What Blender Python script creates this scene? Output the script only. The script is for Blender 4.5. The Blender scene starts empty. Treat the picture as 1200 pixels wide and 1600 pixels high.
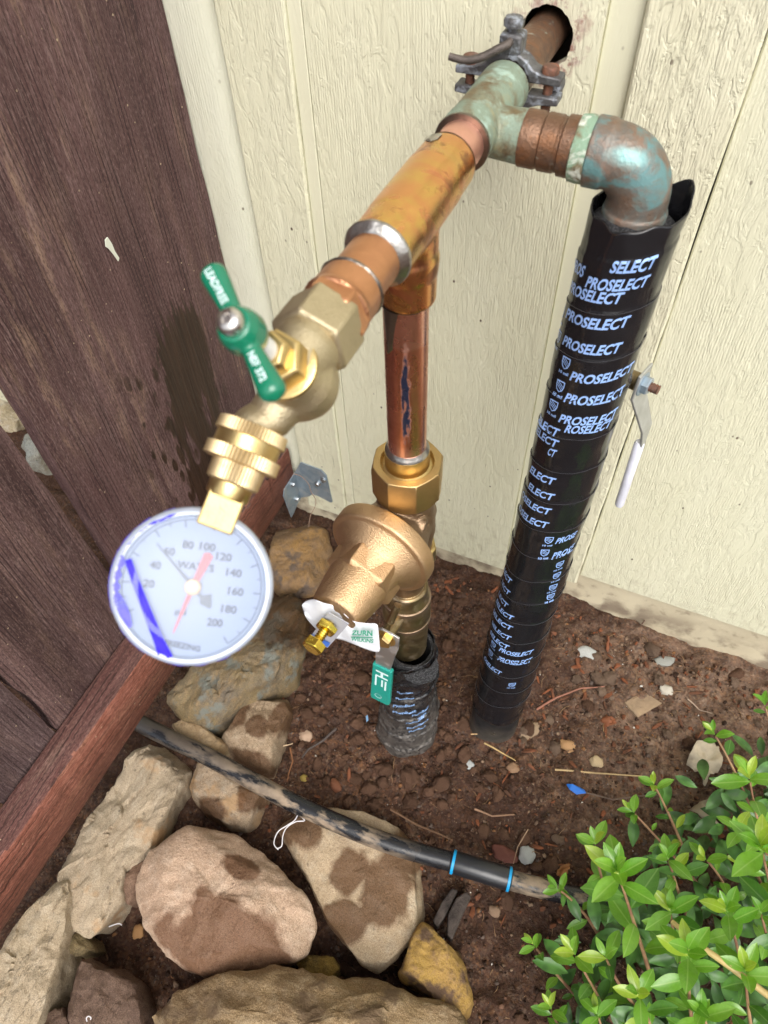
import bpy, bmesh, math, random
from math import sin, cos, pi, radians, sqrt, atan2
from mathutils import Vector, Matrix, noise

V = Vector
sc = bpy.context.scene
C = sc.collection
random.seed(7)

# ------------------------------------------------------------------ camera
cam_d = bpy.data.cameras.new('camera')
cam = bpy.data.objects.new('camera', cam_d)
C.objects.link(cam)
sc.camera = cam
CAM = V((0.0, -0.589, 0.95))
AX = (V((0.91447519, 0.40330799, -0.03282962)),      # picture right in world axes
      V((0.30215701, -0.73457573, -0.60753571)),     # picture down
      V((-0.26913985, 0.54565664, -0.79361362)))     # viewing direction
rot = Matrix((AX[0], -AX[1], -AX[2])).transposed()
cam.matrix_world = Matrix.Translation(CAM) @ rot.to_4x4()
cam_d.sensor_fit = 'VERTICAL'
cam_d.sensor_height = 36.0
cam_d.sensor_width = 27.0
cam_d.lens = 36.0 * 1110 / 1600
cam_d.clip_start = 0.01
cam_d.clip_end = 400
cam_d.dof.use_dof = True
cam_d.dof.focus_distance = 0.70
cam_d.dof.aperture_fstop = 10.5

# ------------------------------------------------------------------ sky, sun, exposure
SUN_EL, SUN_AZ = radians(50), radians(146)      # azimuth clockwise from +Y
w = bpy.data.worlds.new('World')
sc.world = w
w.use_nodes = True
nt = w.node_tree
nt.nodes.clear()
sky = nt.nodes.new('ShaderNodeTexSky')
sky.sky_type = 'NISHITA'
sky.sun_disc = False
sky.sun_elevation = SUN_EL
sky.sun_rotation = SUN_AZ
sky.air_density = 1.0
sky.dust_density = 4.0
hs = nt.nodes.new('ShaderNodeHueSaturation')
hs.inputs['Saturation'].default_value = 0.28       # a thin cover of white cloud
bg = nt.nodes.new('ShaderNodeBackground')
bg.inputs['Strength'].default_value = 0.15
wo = nt.nodes.new('ShaderNodeOutputWorld')
nt.links.new(sky.outputs[0], hs.inputs['Color'])
nt.links.new(hs.outputs[0], bg.inputs['Color'])
nt.links.new(bg.outputs[0], wo.inputs['Surface'])
sun_d = bpy.data.lights.new('sun', 'SUN')
sun_d.energy = 1.2
sun_d.angle = radians(45)
sun_d.color = (1.0, 0.96, 0.9)
sun = bpy.data.objects.new('sun', sun_d)
C.objects.link(sun)
sdir = V((sin(SUN_AZ) * cos(SUN_EL), cos(SUN_AZ) * cos(SUN_EL), sin(SUN_EL)))
sun.rotation_euler = sdir.to_track_quat('Z', 'Y').to_euler()
sun.location = (1, -1, 4)
sc.view_settings.view_transform = 'Standard'
sc.view_settings.look = 'None'
sc.view_settings.gamma = 1.0
sc.view_settings.exposure = 0.66
sc.render.engine = 'CYCLES'
sc.cycles.use_denoising = True
sc.cycles.max_bounces = 6
sc.cycles.use_adaptive_sampling = True
sc.cycles.adaptive_threshold = 0.025
sc.cycles.adaptive_min_samples = 24
sc.cycles.diffuse_bounces = 3
sc.cycles.glossy_bounces = 3

# ------------------------------------------------------------------ measuring helper
def at(px, py, axis, val):
    """Point where the sight line of a survey pixel (1200x1600) meets the world plane axis=val."""
    r = AX[0] * ((px - 600) / 1110) + AX[1] * ((py - 800) / 1110) + AX[2]
    i = 'xyz'.index(axis)
    return CAM + r * ((val - CAM[i]) / r[i])

# ------------------------------------------------------------------ object helpers
WORLDM = {}
def link(o, parent=None, M=None):
    C.objects.link(o)
    M = M or Matrix.Identity(4)
    if parent is not None:
        o.parent = parent
        o.matrix_parent_inverse = WORLDM[parent.name].inverted()
    o.matrix_basis = M
    WORLDM[o.name] = M
    return o

def tag(o, label=None, cat=None, group=None, kind=None):
    if label: o['label'] = label
    if cat: o['category'] = cat
    if group: o['group'] = group
    if kind: o['kind'] = kind
    return o

def thing(name, label, cat, loc, group=None):
    o = bpy.data.objects.new(name, None)
    o.empty_display_size = 0.02
    link(o, None, Matrix.Translation(V(loc)))
    return tag(o, label, cat, group)

class G:
    """collects faces of ONE piece"""
    def __init__(s):
        s.v = []; s.f = []
    def add(s, vs, fs):
        n = len(s.v)
        s.v += [V(v) for v in vs]
        s.f += [tuple(i + n for i in f) for f in fs]
        return s
    def lathe(s, prof, O, ax, seg=40, phase=0.0, hint=None, caps=True, rfun=None):
        O = V(O); W = V(ax).normalized(); U, Vv = frame(W, hint)
        vs = []; fs = []
        n = len(prof)
        for t, r in prof:
            for k in range(seg):
                a = 2 * pi * k / seg + phase
                rr = r * (rfun(t, a) if rfun else 1.0)
                vs.append(O + W * t + U * (rr * cos(a)) + Vv * (rr * sin(a)))
        for i in range(n - 1):
            for k in range(seg):
                k2 = (k + 1) % seg
                fs.append((i * seg + k, i * seg + k2, (i + 1) * seg + k2, (i + 1) * seg + k))
        if caps:
            fs.append(tuple(range(seg))[::-1])
            fs.append(tuple((n - 1) * seg + k for k in range(seg)))
        return s.add(vs, fs)
    def tube(s, path, r, seg=16, caps=True):
        P = [V(p) for p in path]; n = len(P)
        rs = r if isinstance(r, (list, tuple)) else [r] * n
        vs = []; fs = []
        T0 = (P[1] - P[0]).normalized(); U, _ = frame(T0)
        for i in range(n):
            T = (P[min(i + 1, n - 1)] - P[max(i - 1, 0)]).normalized()
            U = (U - T * U.dot(T)).normalized(); Wv = T.cross(U)
            for k in range(seg):
                a = 2 * pi * k / seg
                vs.append(P[i] + U * (rs[i] * cos(a)) + Wv * (rs[i] * sin(a)))
        for i in range(n - 1):
            for k in range(seg):
                k2 = (k + 1) % seg
                fs.append((i * seg + k, i * seg + k2, (i + 1) * seg + k2, (i + 1) * seg + k))
        if caps:
            fs.append(tuple(range(seg))[::-1]); fs.append(tuple((n - 1) * seg + k for k in range(seg)))
        return s.add(vs, fs)
    def box(s, lo, hi):
        x0, y0, z0 = lo; x1, y1, z1 = hi
        return s.add([(x0, y0, z0), (x1, y0, z0), (x1, y1, z0), (x0, y1, z0), (x0, y0, z1), (x1, y0, z1), (x1, y1, z1), (x0, y1, z1)],
                     [(0, 3, 2, 1), (4, 5, 6, 7), (0, 1, 5, 4), (1, 2, 6, 5), (2, 3, 7, 6), (3, 0, 4, 7)])
    def prism(s, pts, d):
        """closed outline of points pushed along vector d"""
        pts = [V(p) for p in pts]; d = V(d); n = len(pts)
        vs = pts + [p + d for p in pts]
        fs = [tuple(range(n))[::-1], tuple(range(n, 2 * n))]
        fs += [(k, (k + 1) % n, (k + 1) % n + n, k + n) for k in range(n)]
        return s.add(vs, fs)
    def warp(s, fn):
        s.v = [V(fn(p)) for p in s.v]
        return s
    def build(s, name, mat, parent=None, smooth=35, bevel=0, label=None, M=None, sub=0, bseg=2, recalc=True):
        me = bpy.data.meshes.new(name)
        me.from_pydata([tuple(p) for p in s.v], [], s.f)
        me.validate()
        if recalc:
            bm = bmesh.new(); bm.from_mesh(me)
            bmesh.ops.recalc_face_normals(bm, faces=bm.faces)
            bm.to_mesh(me); bm.free()
        if smooth:
            me.shade_smooth()
            if smooth < 180: me.set_sharp_from_angle(angle=radians(smooth))
        if mat: me.materials.append(mat)
        o = bpy.data.objects.new(name, me)
        link(o, parent, M)
        if bevel:
            b = o.modifiers.new('bevel', 'BEVEL'); b.width = bevel; b.segments = bseg
            b.limit_method = 'ANGLE'; b.angle_limit = radians(28)
        if sub:
            m = o.modifiers.new('sub', 'SUBSURF'); m.levels = sub; m.render_levels = sub
        if label: o['label'] = label
        return o

def frame(W, hint=None):
    W = V(W).normalized()
    h = V(hint) if hint is not None else (V((0, 0, 1)) if abs(W.z) < 0.9 else V((1, 0, 0)))
    U = (h - W * h.dot(W)).normalized()
    return U, W.cross(U)

def ns(p, s, seed=0.0):
    return noise.noise(V(p) * s + V((seed * 7.3, seed * 3.1, seed * 5.7)))
def fb(p, s, oct=4, seed=0.0):
    return noise.fractal(V(p) * s + V((seed * 7.3, seed * 3.1, seed * 5.7)), 0.9, 2.1, oct)

def text2d(body, cache={}):
    """outline of a word as flat faces, width and cap height scaled to 1"""
    if body in cache: return cache[body]
    cu = bpy.data.curves.new('t', 'FONT'); cu.body = body; cu.size = 1.0; cu.offset = 0.032; cu.resolution_u = 3
    o = bpy.data.objects.new('t', cu); C.objects.link(o)
    dg = bpy.context.evaluated_depsgraph_get()
    me = bpy.data.meshes.new_from_object(o.evaluated_get(dg))
    vs = [(v.co.x, v.co.y) for v in me.vertices]; fs = [tuple(p.vertices) for p in me.polygons]
    bpy.data.objects.remove(o); bpy.data.meshes.remove(me); bpy.data.curves.remove(cu)
    x0 = min(v[0] for v in vs); x1 = max(v[0] for v in vs)
    y0 = min(v[1] for v in vs); y1 = max(v[1] for v in vs)
    r = ([((x - x0) / (x1 - x0), (y - y0) / (y1 - y0)) for x, y in vs], fs)
    cache[body] = r
    return r

# ------------------------------------------------------------------ material helpers
class NB:
    def __init__(s, name, rough=0.5, metal=0.0, col=(0.5, 0.5, 0.5), spec=None):
        s.m = bpy.data.materials.new(name); s.m.use_nodes = True
        s.nt = s.m.node_tree
        s.b = s.nt.nodes['Principled BSDF']
        s.b.inputs['Roughness'].default_value = rough
        s.b.inputs['Metallic'].default_value = metal
        s.b.inputs['Base Color'].default_value = (*col, 1)
        if spec is not None: s.b.inputs['Specular IOR Level'].default_value = spec
        s._tc = None; s._geo = None
    def n(s, t, **kw):
        x = s.nt.nodes.new('ShaderNode' + t)
        for k, v in kw.items(): setattr(x, k, v)
        return x
    def L(s, a, b): s.nt.links.new(a, b)
    def set(s, sock, val):
        if hasattr(val, 'is_output') or hasattr(val, 'links'): s.L(val, sock)
        else:
            if isinstance(val, (tuple, list)) and len(val) == 3 and sock.type == 'RGBA': val = (*val, 1)
            if isinstance(val, (int, float)) and sock.type == 'RGBA': val = (val, val, val, 1)
            sock.default_value = val
    def co(s):
        if s._tc is None: s._tc = s.n('TexCoord')
        return s._tc.outputs['Object']
    def map(s, scale=(1, 1, 1), loc=(0, 0, 0), rot=(0, 0, 0), vec=None):
        m = s.n('Mapping'); s.L(vec or s.co(), m.inputs[0])
        m.inputs['Scale'].default_value = scale; m.inputs['Location'].default_value = loc; m.inputs['Rotation'].default_value = rot
        return m.outputs[0]
    def noise(s, scale, vec=None, detail=4, rough=0.55, dist=0.0, color=False):
        n = s.n('TexNoise'); s.L(vec or s.co(), n.inputs['Vector'])
        n.inputs['Scale'].default_value = scale; n.inputs['Detail'].default_value = detail
        n.inputs['Roughness'].default_value = rough; n.inputs['Distortion'].default_value = dist
        return n.outputs['Color' if color else 'Fac']
    def vor(s, scale, vec=None, feature='F1', out='Distance', rnd=1.0):
        n = s.n('TexVoronoi', feature=feature); s.L(vec or s.co(), n.inputs['Vector'])
        n.inputs['Scale'].default_value = scale; n.inputs['Randomness'].default_value = rnd
        return n.outputs[out]
    def ramp(s, fac, stops, interp='LINEAR'):
        r = s.n('ValToRGB'); s.L(fac, r.inputs[0]); cr = r.color_ramp; cr.interpolation = interp
        while len(cr.elements) < len(stops): cr.elements.new(0.5)
        for e, (p, c) in zip(cr.elements, stops):
            e.position = p
            e.color = (c, c, c, 1) if isinstance(c, (int, float)) else (*c, 1)
        return r.outputs[0]
    def mix(s, fac, a, b, mode='MIX'):
        m = s.n('Mix', data_type='RGBA', blend_type=mode)
        s.set(m.inputs[0], fac); s.set(m.inputs[6], a); s.set(m.inputs[7], b)
        return m.outputs[2]
    def math(s, op, a, b=0.0, clamp=False):
        m = s.n('Math', operation=op, use_clamp=clamp)
        s.set(m.inputs[0], a); s.set(m.inputs[1], b)
        return m.outputs[0]
    def bump(s, h, strength=0.5, dist=0.002):
        b = s.n('Bump'); b.inputs['Strength'].default_value = strength; b.inputs['Distance'].default_value = dist
        s.L(h, b.inputs['Height'])
        prev = s.b.inputs['Normal']
        if prev.is_linked: s.L(prev.links[0].from_socket, b.inputs['Normal'])
        s.L(b.outputs[0], s.b.inputs['Normal'])
    def col(s, x): s.set(s.b.inputs['Base Color'], x); return s
    def rough(s, x): s.set(s.b.inputs['Roughness'], x); return s
    def metal(s, x): s.set(s.b.inputs['Metallic'], x); return s
    def blob(s, c, r, warp=0.35, wscale=25.0, soft=0.08):
        """1 inside a ragged patch centred at c with half sizes r (object space), 0 outside"""
        sub = s.n('VectorMath', operation='SUBTRACT'); s.L(s.co(), sub.inputs[0]); sub.inputs[1].default_value = c
        div = s.n('VectorMath', operation='DIVIDE'); s.L(sub.outputs[0], div.inputs[0]); div.inputs[1].default_value = r
        ln = s.n('VectorMath', operation='LENGTH'); s.L(div.outputs[0], ln.inputs[0])
        d = s.math('ADD', ln.outputs['Value'], s.math('MULTIPLY', s.math('SUBTRACT', s.noise(wscale, detail=5), 0.5), warp * 4))
        return s.ramp(d, [(max(0.0, 1 - soft) * 0.5, 1.0), (0.5 * (1 + soft), 0.0)]) if False else s.ramp(s.math('MULTIPLY', d, 0.5), [(0.5 * (1 - soft), 1.0), (0.5 * (1 + soft), 0.0)])

def plain(name, col, rough=0.5, metal=0.0, var=0.0, scale=60.0, bump=0.0, spec=None):
    s = NB(name, rough, metal, col, spec)
    if var:
        f = s.noise(scale, detail=5)
        s.col(s.mix(s.ramp(f, [(0.3, 0), (0.7, 1)]), tuple(c * (1 - var) for c in col), tuple(min(1, c * (1 + var)) for c in col)))
        s.rough(s.math('ADD', s.math('MULTIPLY', f, 0.25), rough - 0.12))
    if bump: s.bump(s.noise(scale * 4, detail=4), 0.5, bump)
    return s.m

# ------------------------------------------------------------------ materials of the setting
HOLE = V((-0.1395, 0.0, 0.742))
def siding_mat(name, col, grain=1.0, seed=0.0, rough=0.42, hole=False, chips=1.0, angle=0.0):
    s = NB(name, rough, 0.0, col)
    v1 = s.map((240, 240, 11), (seed, seed * 2, seed * 3), (0, angle, 0))
    v2 = s.map((120, 120, 34), (seed * 3, 1, seed), (0, angle, 0))
    wob = s.noise(1.0, s.map((14, 14, 7), (seed, 0, 0)), detail=3)
    g1 = s.noise(1.0, v1, detail=5, rough=0.6, dist=0.6)
    g2 = s.noise(1.0, v2, detail=4, rough=0.65, dist=1.2)
    ridge = s.ramp(g2, [(0.40, 0.0), (0.52, 0.75), (0.60, 0.8), (0.66, 0.35), (1.0, 0.5)])
    wave = s.n('TexWave', wave_type='BANDS', bands_direction='X')
    s.L(s.map((1, 1, 0.32), (seed * 0.4, 0, 0), (0, angle + 0.03, 0)), wave.inputs['Vector'])
    wave.inputs['Scale'].default_value = 125; wave.inputs['Distortion'].default_value = 4.0
    wave.inputs['Detail'].default_value = 3; wave.inputs['Detail Scale'].default_value = 1.2
    band = s.ramp(wob, [(0.42, 0.15), (0.62, 1.0)])
    h = s.math('ADD', s.math('MULTIPLY', g1, 0.5 * grain), s.math('MULTIPLY', ridge, 0.75 * grain * chips))
    h = s.math('ADD', h, s.math('MULTIPLY', s.math('MULTIPLY', wave.outputs['Fac'], band), 0.38 * grain))
    s.bump(h, 0.8, 0.0009)
    s.bump(s.noise(1.0, s.map((9, 9, 3)), detail=2), 0.35, 0.004)
    dirt = s.noise(1.0, s.map((16, 16, 5), (seed, 3, 1)), detail=6, rough=0.65)
    c = s.mix(s.ramp(dirt, [(0.35, 0.0), (0.75, 0.35)]), col, (col[0] * 0.86, col[1] * 0.84, col[2] * 0.74))
    # fly specks and nail dirt
    vd = s.vor(55.0, s.map((1, 1, 0.7), (seed, 0.3, 0)))
    gate = s.ramp(s.noise(7.0, detail=2), [(0.50, 0), (0.56, 1)])
    c = s.mix(s.math('MULTIPLY', s.ramp(vd, [(0.05, 1.0), (0.085, 0.0)]), gate), c, (0.11, 0.075, 0.05))
    # hairline drying cracks
    cr = s.noise(1.0, s.map((130, 130, 5), (seed * 2, 5, 2)), detail=2)
    ck = s.math('MULTIPLY', s.ramp(cr, [(0.745, 0.0), (0.77, 1.0)]), 0.55)
    c = s.mix(ck, c, (0.2, 0.18, 0.12))
    # splash-back soil near the ground
    sep = s.n('SeparateXYZ'); s.L(s.co(), sep.inputs[0])
    low = s.ramp(sep.outputs['Z'], [(0.04, 1.0), (0.2, 0.0)])
    sp = s.math('MULTIPLY', low, s.ramp(s.noise(70, detail=5), [(0.5, 0.0), (0.72, 0.55)]))
    c = s.mix(sp, c, (0.30, 0.24, 0.15))
    if hole:
        b = s.blob(tuple(HOLE + V((0.004, 0, 0.001))), (0.0275, 1.0, 0.0305), 0.30, 70.0, 0.12)
        pr = s.mix(s.ramp(s.noise(150, detail=5, rough=0.7), [(0.40, 0.0), (0.60, 1.0)]), (0.33, 0.19, 0.15), (0.55, 0.46, 0.38))
        keep = s.ramp(s.noise(95, detail=4, rough=0.7), [(0.46, 0.15), (0.56, 1.0)])
        c = s.mix(s.math('MULTIPLY', b, keep), c, pr)
    s.col(c)
    return s.m

CREAM = (0.71, 0.695, 0.52)
M_SID = siding_mat('siding_paint', CREAM, 0.9, 0.0, hole=True)
M_SIDR = siding_mat('siding_paint_curved_grain', (0.715, 0.70, 0.53), 0.9, 4.0, angle=0.10)
M_BAT = siding_mat('batten_paint', (0.70, 0.685, 0.515), 0.95, 9.0, chips=1.2)
M_BATR = siding_mat('batten_paint_rough', (0.71, 0.685, 0.515), 1.0, 13.0, chips=1.7)
M_SMOOTH = siding_mat('trim_paint_smooth', (0.70, 0.685, 0.52), 0.16, 2.0, rough=0.5)
M_MOULD = siding_mat('moulding_paint', (0.65, 0.65, 0.53), 0.95, 6.0, rough=0.34, chips=0.6)

s = NB('foundation_concrete', 0.85, spec=0.25)
f = s.noise(14, detail=6); g = s.noise(60, detail=5)
c = s.mix(s.ramp(f, [(0.35, 0), (0.7, 1)]), (0.64, 0.57, 0.41), (0.52, 0.455, 0.32))
c = s.mix(s.ramp(g, [(0.58, 0), (0.72, 0.7)]), c, (0.30, 0.24, 0.17))
sep = s.n('SeparateXYZ'); s.L(s.co(), sep.inputs[0])
stain = s.math('MULTIPLY', s.ramp(sep.outputs['Z'], [(0.03, 1.0), (0.07, 0.0)]), s.ramp(s.noise(30, detail=5), [(0.42, 0.0), (0.6, 0.8)]))
c = s.mix(stain, c, (0.20, 0.15, 0.11))
s.col(c); s.bump(s.noise(180, detail=4), 0.5, 0.001); s.bump(f, 0.4, 0.004)
M_CONC = s.m
M_DARK = plain('unpainted_sheathing', (0.10, 0.075, 0.055), 0.9)

def wood_mat(name, dark, mid, light, worn, seed=0.0, wet=False, axis='Z', rough=0.68, wornamt=0.5):
    s = NB(name, rough, spec=0.28)
    sc_f = {'Z': (260, 260, 7), 'Y': (260, 7, 260)}[axis]
    sc_m = {'Z': (34, 34, 2.2), 'Y': (34, 2.2, 34)}[axis]
    sc_w = {'Z': (55, 55, 9), 'Y': (55, 9, 55)}[axis]
    fine = s.noise(1.0, s.map(sc_f, (seed, seed, seed)), detail=5, rough=0.7, dist=0.3)
    med = s.noise(1.0, s.map(sc_m, (seed * 2, 1, seed)), detail=6, rough=0.6, dist=0.8)
    big = s.noise(6.0, s.map((1, 1, 0.5), (seed, seed, 0)), detail=4)
    c = s.mix(s.ramp(med, [(0.32, 0), (0.68, 1)]), dark, mid)
    c = s.mix(s.ramp(fine, [(0.40, 0.0), (0.75, 0.5)]), c, light)
    wm = s.math('MULTIPLY', s.ramp(s.noise(1.0, s.map(sc_w, (seed, 4, 2)), detail=7, rough=0.75), [(0.50, 0.0), (0.66, 1.0)]),
                s.ramp(big, [(0.42, 0.0), (0.62, wornamt)]))
    c = s.mix(wm, c, worn)
    # raised silvery fibres
    fl = s.noise(1.0, s.map({'Z': (520, 520, 45), 'Y': (520, 45, 520)}[axis], (seed, 7, 1)), detail=3, rough=0.7)
    c = s.mix(s.math('MULTIPLY', s.ramp(fl, [(0.53, 0.0), (0.66, 1.0)]), s.ramp(big, [(0.36, 0.12), (0.66, 0.62)])), c, tuple(q * 1.35 + 0.03 for q in light))
    c = s.mix(s.ramp(s.noise(1.0, s.map({'Z': (13, 13, 1.3), 'Y': (13, 1.3, 13)}[axis], (2, seed, 5)), detail=5), [(0.36, 0.55), (0.54, 0.0)]), c, tuple(q * 0.6 for q in dark))
    # open grain checks
    ck = s.ramp(s.noise(1.0, s.map(tuple(q * 0.45 for q in sc_f), (9, seed, 3)), detail=3), [(0.255, 1.0), (0.30, 0.0)])
    c = s.mix(s.math('MULTIPLY', ck, 0.75), c, (0.012, 0.008, 0.007))
    # fine dark latewood lines
    wl = s.n('TexWave', wave_type='BANDS', bands_direction='Y' if axis == 'Z' else 'DIAGONAL', wave_profile='SIN')
    s.L(s.map((1, 1, 0.10) if axis == 'Z' else (1, 0.06, 1), (0, seed, seed)), wl.inputs['Vector'])
    wl.inputs['Scale'].default_value = 70; wl.inputs['Distortion'].default_value = 9.0; wl.inputs['Detail'].default_value = 3; wl.inputs['Detail Scale'].default_value = 0.55
    lm = s.math('MULTIPLY', s.ramp(wl.outputs['Fac'], [(0.10, 1.0), (0.24, 0.0)]), s.ramp(s.noise(1.0, s.map(sc_w, (3, seed, 8)), detail=3), [(0.40, 0.0), (0.60, 0.8)]))
    c = s.mix(lm, c, tuple(q * 0.42 for q in dark))
    sp = s.noise(1.0, s.map({'Z': (900, 900, 260), 'Y': (900, 260, 900)}[axis], (seed, 1, 1)), detail=2)
    c = s.mix(s.ramp(sp, [(0.36, 0.55), (0.48, 0.0)]), c, tuple(q * 0.55 for q in dark))
    c = s.mix(s.ramp(sp, [(0.58, 0.0), (0.72, 0.5)]), c, tuple(q * 1.3 for q in light))
    # pale grit stuck on
    vd = s.vor(85.0, None)
    gt = s.ramp(s.noise(19, detail=2), [(0.52, 0), (0.58, 1)])
    c = s.mix(s.math('MULTIPLY', s.ramp(vd, [(0.06, 1.0), (0.09, 0.0)]), gt), c, (0.42, 0.33, 0.22))
    r = s.math('ADD', s.math('MULTIPLY', med, 0.3), rough - 0.15)
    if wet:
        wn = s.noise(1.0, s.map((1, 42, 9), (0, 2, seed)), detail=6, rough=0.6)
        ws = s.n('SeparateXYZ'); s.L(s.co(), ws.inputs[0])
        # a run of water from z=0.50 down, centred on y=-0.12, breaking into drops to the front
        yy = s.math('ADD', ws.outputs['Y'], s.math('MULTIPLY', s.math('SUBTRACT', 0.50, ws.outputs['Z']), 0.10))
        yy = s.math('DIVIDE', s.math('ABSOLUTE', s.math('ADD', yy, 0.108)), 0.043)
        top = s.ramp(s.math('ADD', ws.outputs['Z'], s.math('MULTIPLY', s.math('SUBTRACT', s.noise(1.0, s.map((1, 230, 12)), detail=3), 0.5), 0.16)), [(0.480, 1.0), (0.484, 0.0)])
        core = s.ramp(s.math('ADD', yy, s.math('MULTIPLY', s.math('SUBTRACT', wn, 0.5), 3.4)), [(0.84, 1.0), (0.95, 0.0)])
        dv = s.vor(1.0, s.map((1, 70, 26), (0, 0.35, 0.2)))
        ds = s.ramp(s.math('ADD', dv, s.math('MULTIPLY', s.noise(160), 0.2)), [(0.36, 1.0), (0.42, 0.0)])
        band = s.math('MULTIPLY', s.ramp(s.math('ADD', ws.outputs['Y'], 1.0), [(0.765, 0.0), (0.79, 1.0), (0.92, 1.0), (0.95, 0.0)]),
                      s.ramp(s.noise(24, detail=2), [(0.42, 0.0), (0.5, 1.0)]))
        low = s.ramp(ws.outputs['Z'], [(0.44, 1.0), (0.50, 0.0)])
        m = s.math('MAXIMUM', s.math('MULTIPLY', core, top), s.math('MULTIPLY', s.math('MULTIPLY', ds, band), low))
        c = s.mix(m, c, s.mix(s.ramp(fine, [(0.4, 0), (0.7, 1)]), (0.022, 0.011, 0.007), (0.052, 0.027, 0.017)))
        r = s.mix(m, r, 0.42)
    s.col(c); s.rough(r)
    s.bump(fine, 0.7, 0.0012); s.bump(med, 0.6, 0.003); s.bump(s.noise(420, detail=3), 0.3, 0.0006)
    return s.m

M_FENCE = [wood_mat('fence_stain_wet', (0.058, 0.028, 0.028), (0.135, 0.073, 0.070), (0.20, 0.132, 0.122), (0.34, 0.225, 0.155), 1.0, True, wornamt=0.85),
           wood_mat('fence_stain', (0.058, 0.030, 0.029), (0.140, 0.080, 0.076), (0.23, 0.152, 0.138), (0.31, 0.195, 0.145), 5.0),
           wood_mat('fence_stain_dark', (0.052, 0.030, 0.031), (0.12, 0.074, 0.074), (0.19, 0.135, 0.128), (0.24, 0.155, 0.13), 8.0)]
M_RAIL = wood_mat('rail_stain', (0.10, 0.036, 0.024), (0.235, 0.080, 0.052), (0.32, 0.135, 0.095), (0.36, 0.19, 0.12), 3.0, axis='Y', rough=0.62)
M_RAILTOP = wood_mat('rail_top_stain', (0.050, 0.022, 0.018), (0.125, 0.050, 0.042), (0.20, 0.11, 0.095), (0.33, 0.24, 0.18), 4.0, axis='Y', rough=0.75, wornamt=0.7)

# soil
s = NB('damp_soil', 0.82, spec=0.18)
n1 = s.noise(9, detail=6, rough=0.6); n2 = s.noise(75, detail=6, rough=0.7); n3 = s.noise(400, detail=3)
c = s.mix(s.ramp(n2, [(0.3, 0), (0.7, 1)]), (0.024, 0.011, 0.007), (0.145, 0.074, 0.046))
sep = s.n('SeparateXYZ'); s.L(s.co(), sep.inputs[0])
dry = s.math('MULTIPLY', s.ramp(s.math('ADD', sep.outputs['X'], s.math('MULTIPLY', s.math('SUBTRACT', n1, 0.5), 0.5)), [(0.0, 0.0), (0.16, 1.0)]),
             s.ramp(s.math('ADD', sep.outputs['Y'], 1.0), [(0.60, 0.15), (0.80, 1.0)]))
c = s.mix(s.math('MULTIPLY', dry, 0.92), c, s.mix(s.ramp(n2, [(0.35, 0), (0.65, 1)]), (0.12, 0.070, 0.048), (0.37, 0.250, 0.175)))
def grains(s, c, scale, amt):
    vc = s.n('TexVoronoi'); s.L(s.co(), vc.inputs['Vector']); vc.inputs['Scale'].default_value = scale
    bw = s.n('SeparateColor'); s.L(vc.outputs['Color'], bw.inputs[0])
    g = s.ramp(bw.outputs[0], [(0.0, (0.012, 0.008, 0.006)), (0.22, (0.030, 0.016, 0.011)), (0.45, (0.105, 0.052, 0.032)), (0.62, (0.165, 0.088, 0.055)), (0.74, (0.13, 0.105, 0.09)), (0.84, (0.25, 0.12, 0.05)), (0.93, (0.30, 0.21, 0.14)), (1.0, (0.055, 0.03, 0.02))], 'CONSTANT')
    return s.mix(amt, c, g)
c = grains(s, c, 150, 0.25); c = grains(s, c, 380, 0.30)
wetm = s.ramp(s.noise(7, s.map((1, 1, 1), (3, 1, 0)), detail=4), [(0.42, 0.6), (0.60, 0.0)])
c = s.mix(s.math('MULTIPLY', wetm, s.math('SUBTRACT', 1.0, dry)), c, (0.038, 0.018, 0.012))
vd = s.vor(260)
c = s.mix(s.math('MULTIPLY', s.ramp(vd, [(0.12, 1.0), (0.18, 0.0)]), s.ramp(s.noise(40), [(0.55, 0), (0.62, 0.8)])), c, (0.30, 0.22, 0.15))
s.col(c); s.bump(n2, 0.9, 0.006); s.bump(n3, 0.6, 0.0016)
s.rough(s.ramp(n1, [(0.35, 0.55), (0.6, 0.9)]))
M_SOIL = s.m
def clod_mat(name, a, b, grain=0):
    s = NB(name, 0.78, spec=0.18)
    oi = s.n('ObjectInfo')
    n = s.noise(90, detail=5, rough=0.7)
    c = s.mix(s.ramp(n, [(0.3, 0), (0.7, 1)]), a, b)
    c = s.mix(s.math('MULTIPLY', oi.outputs['Random'], 0.45), c, (0.05, 0.026, 0.016), 'MIX')
    if grain: c = grains(s, c, grain, 0.75)
    c = s.mix(s.ramp(s.noise(300, detail=3), [(0.30, 0.6), (0.46, 0.0)]), c, (0.018, 0.010, 0.007))
    s.col(c); s.bump(n, 0.8, 0.003); s.bump(s.noise(420), 0.5, 0.001)
    return s.m
M_CLOD = clod_mat('soil_clod', (0.090, 0.046, 0.029), (0.25, 0.140, 0.088))
M_CRUMB = clod_mat('soil_crumb', (0.090, 0.046, 0.029), (0.25, 0.140, 0.088), 120)
M_CLODD = clod_mat('dry_clod', (0.17, 0.108, 0.075), (0.36, 0.255, 0.18))

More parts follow.
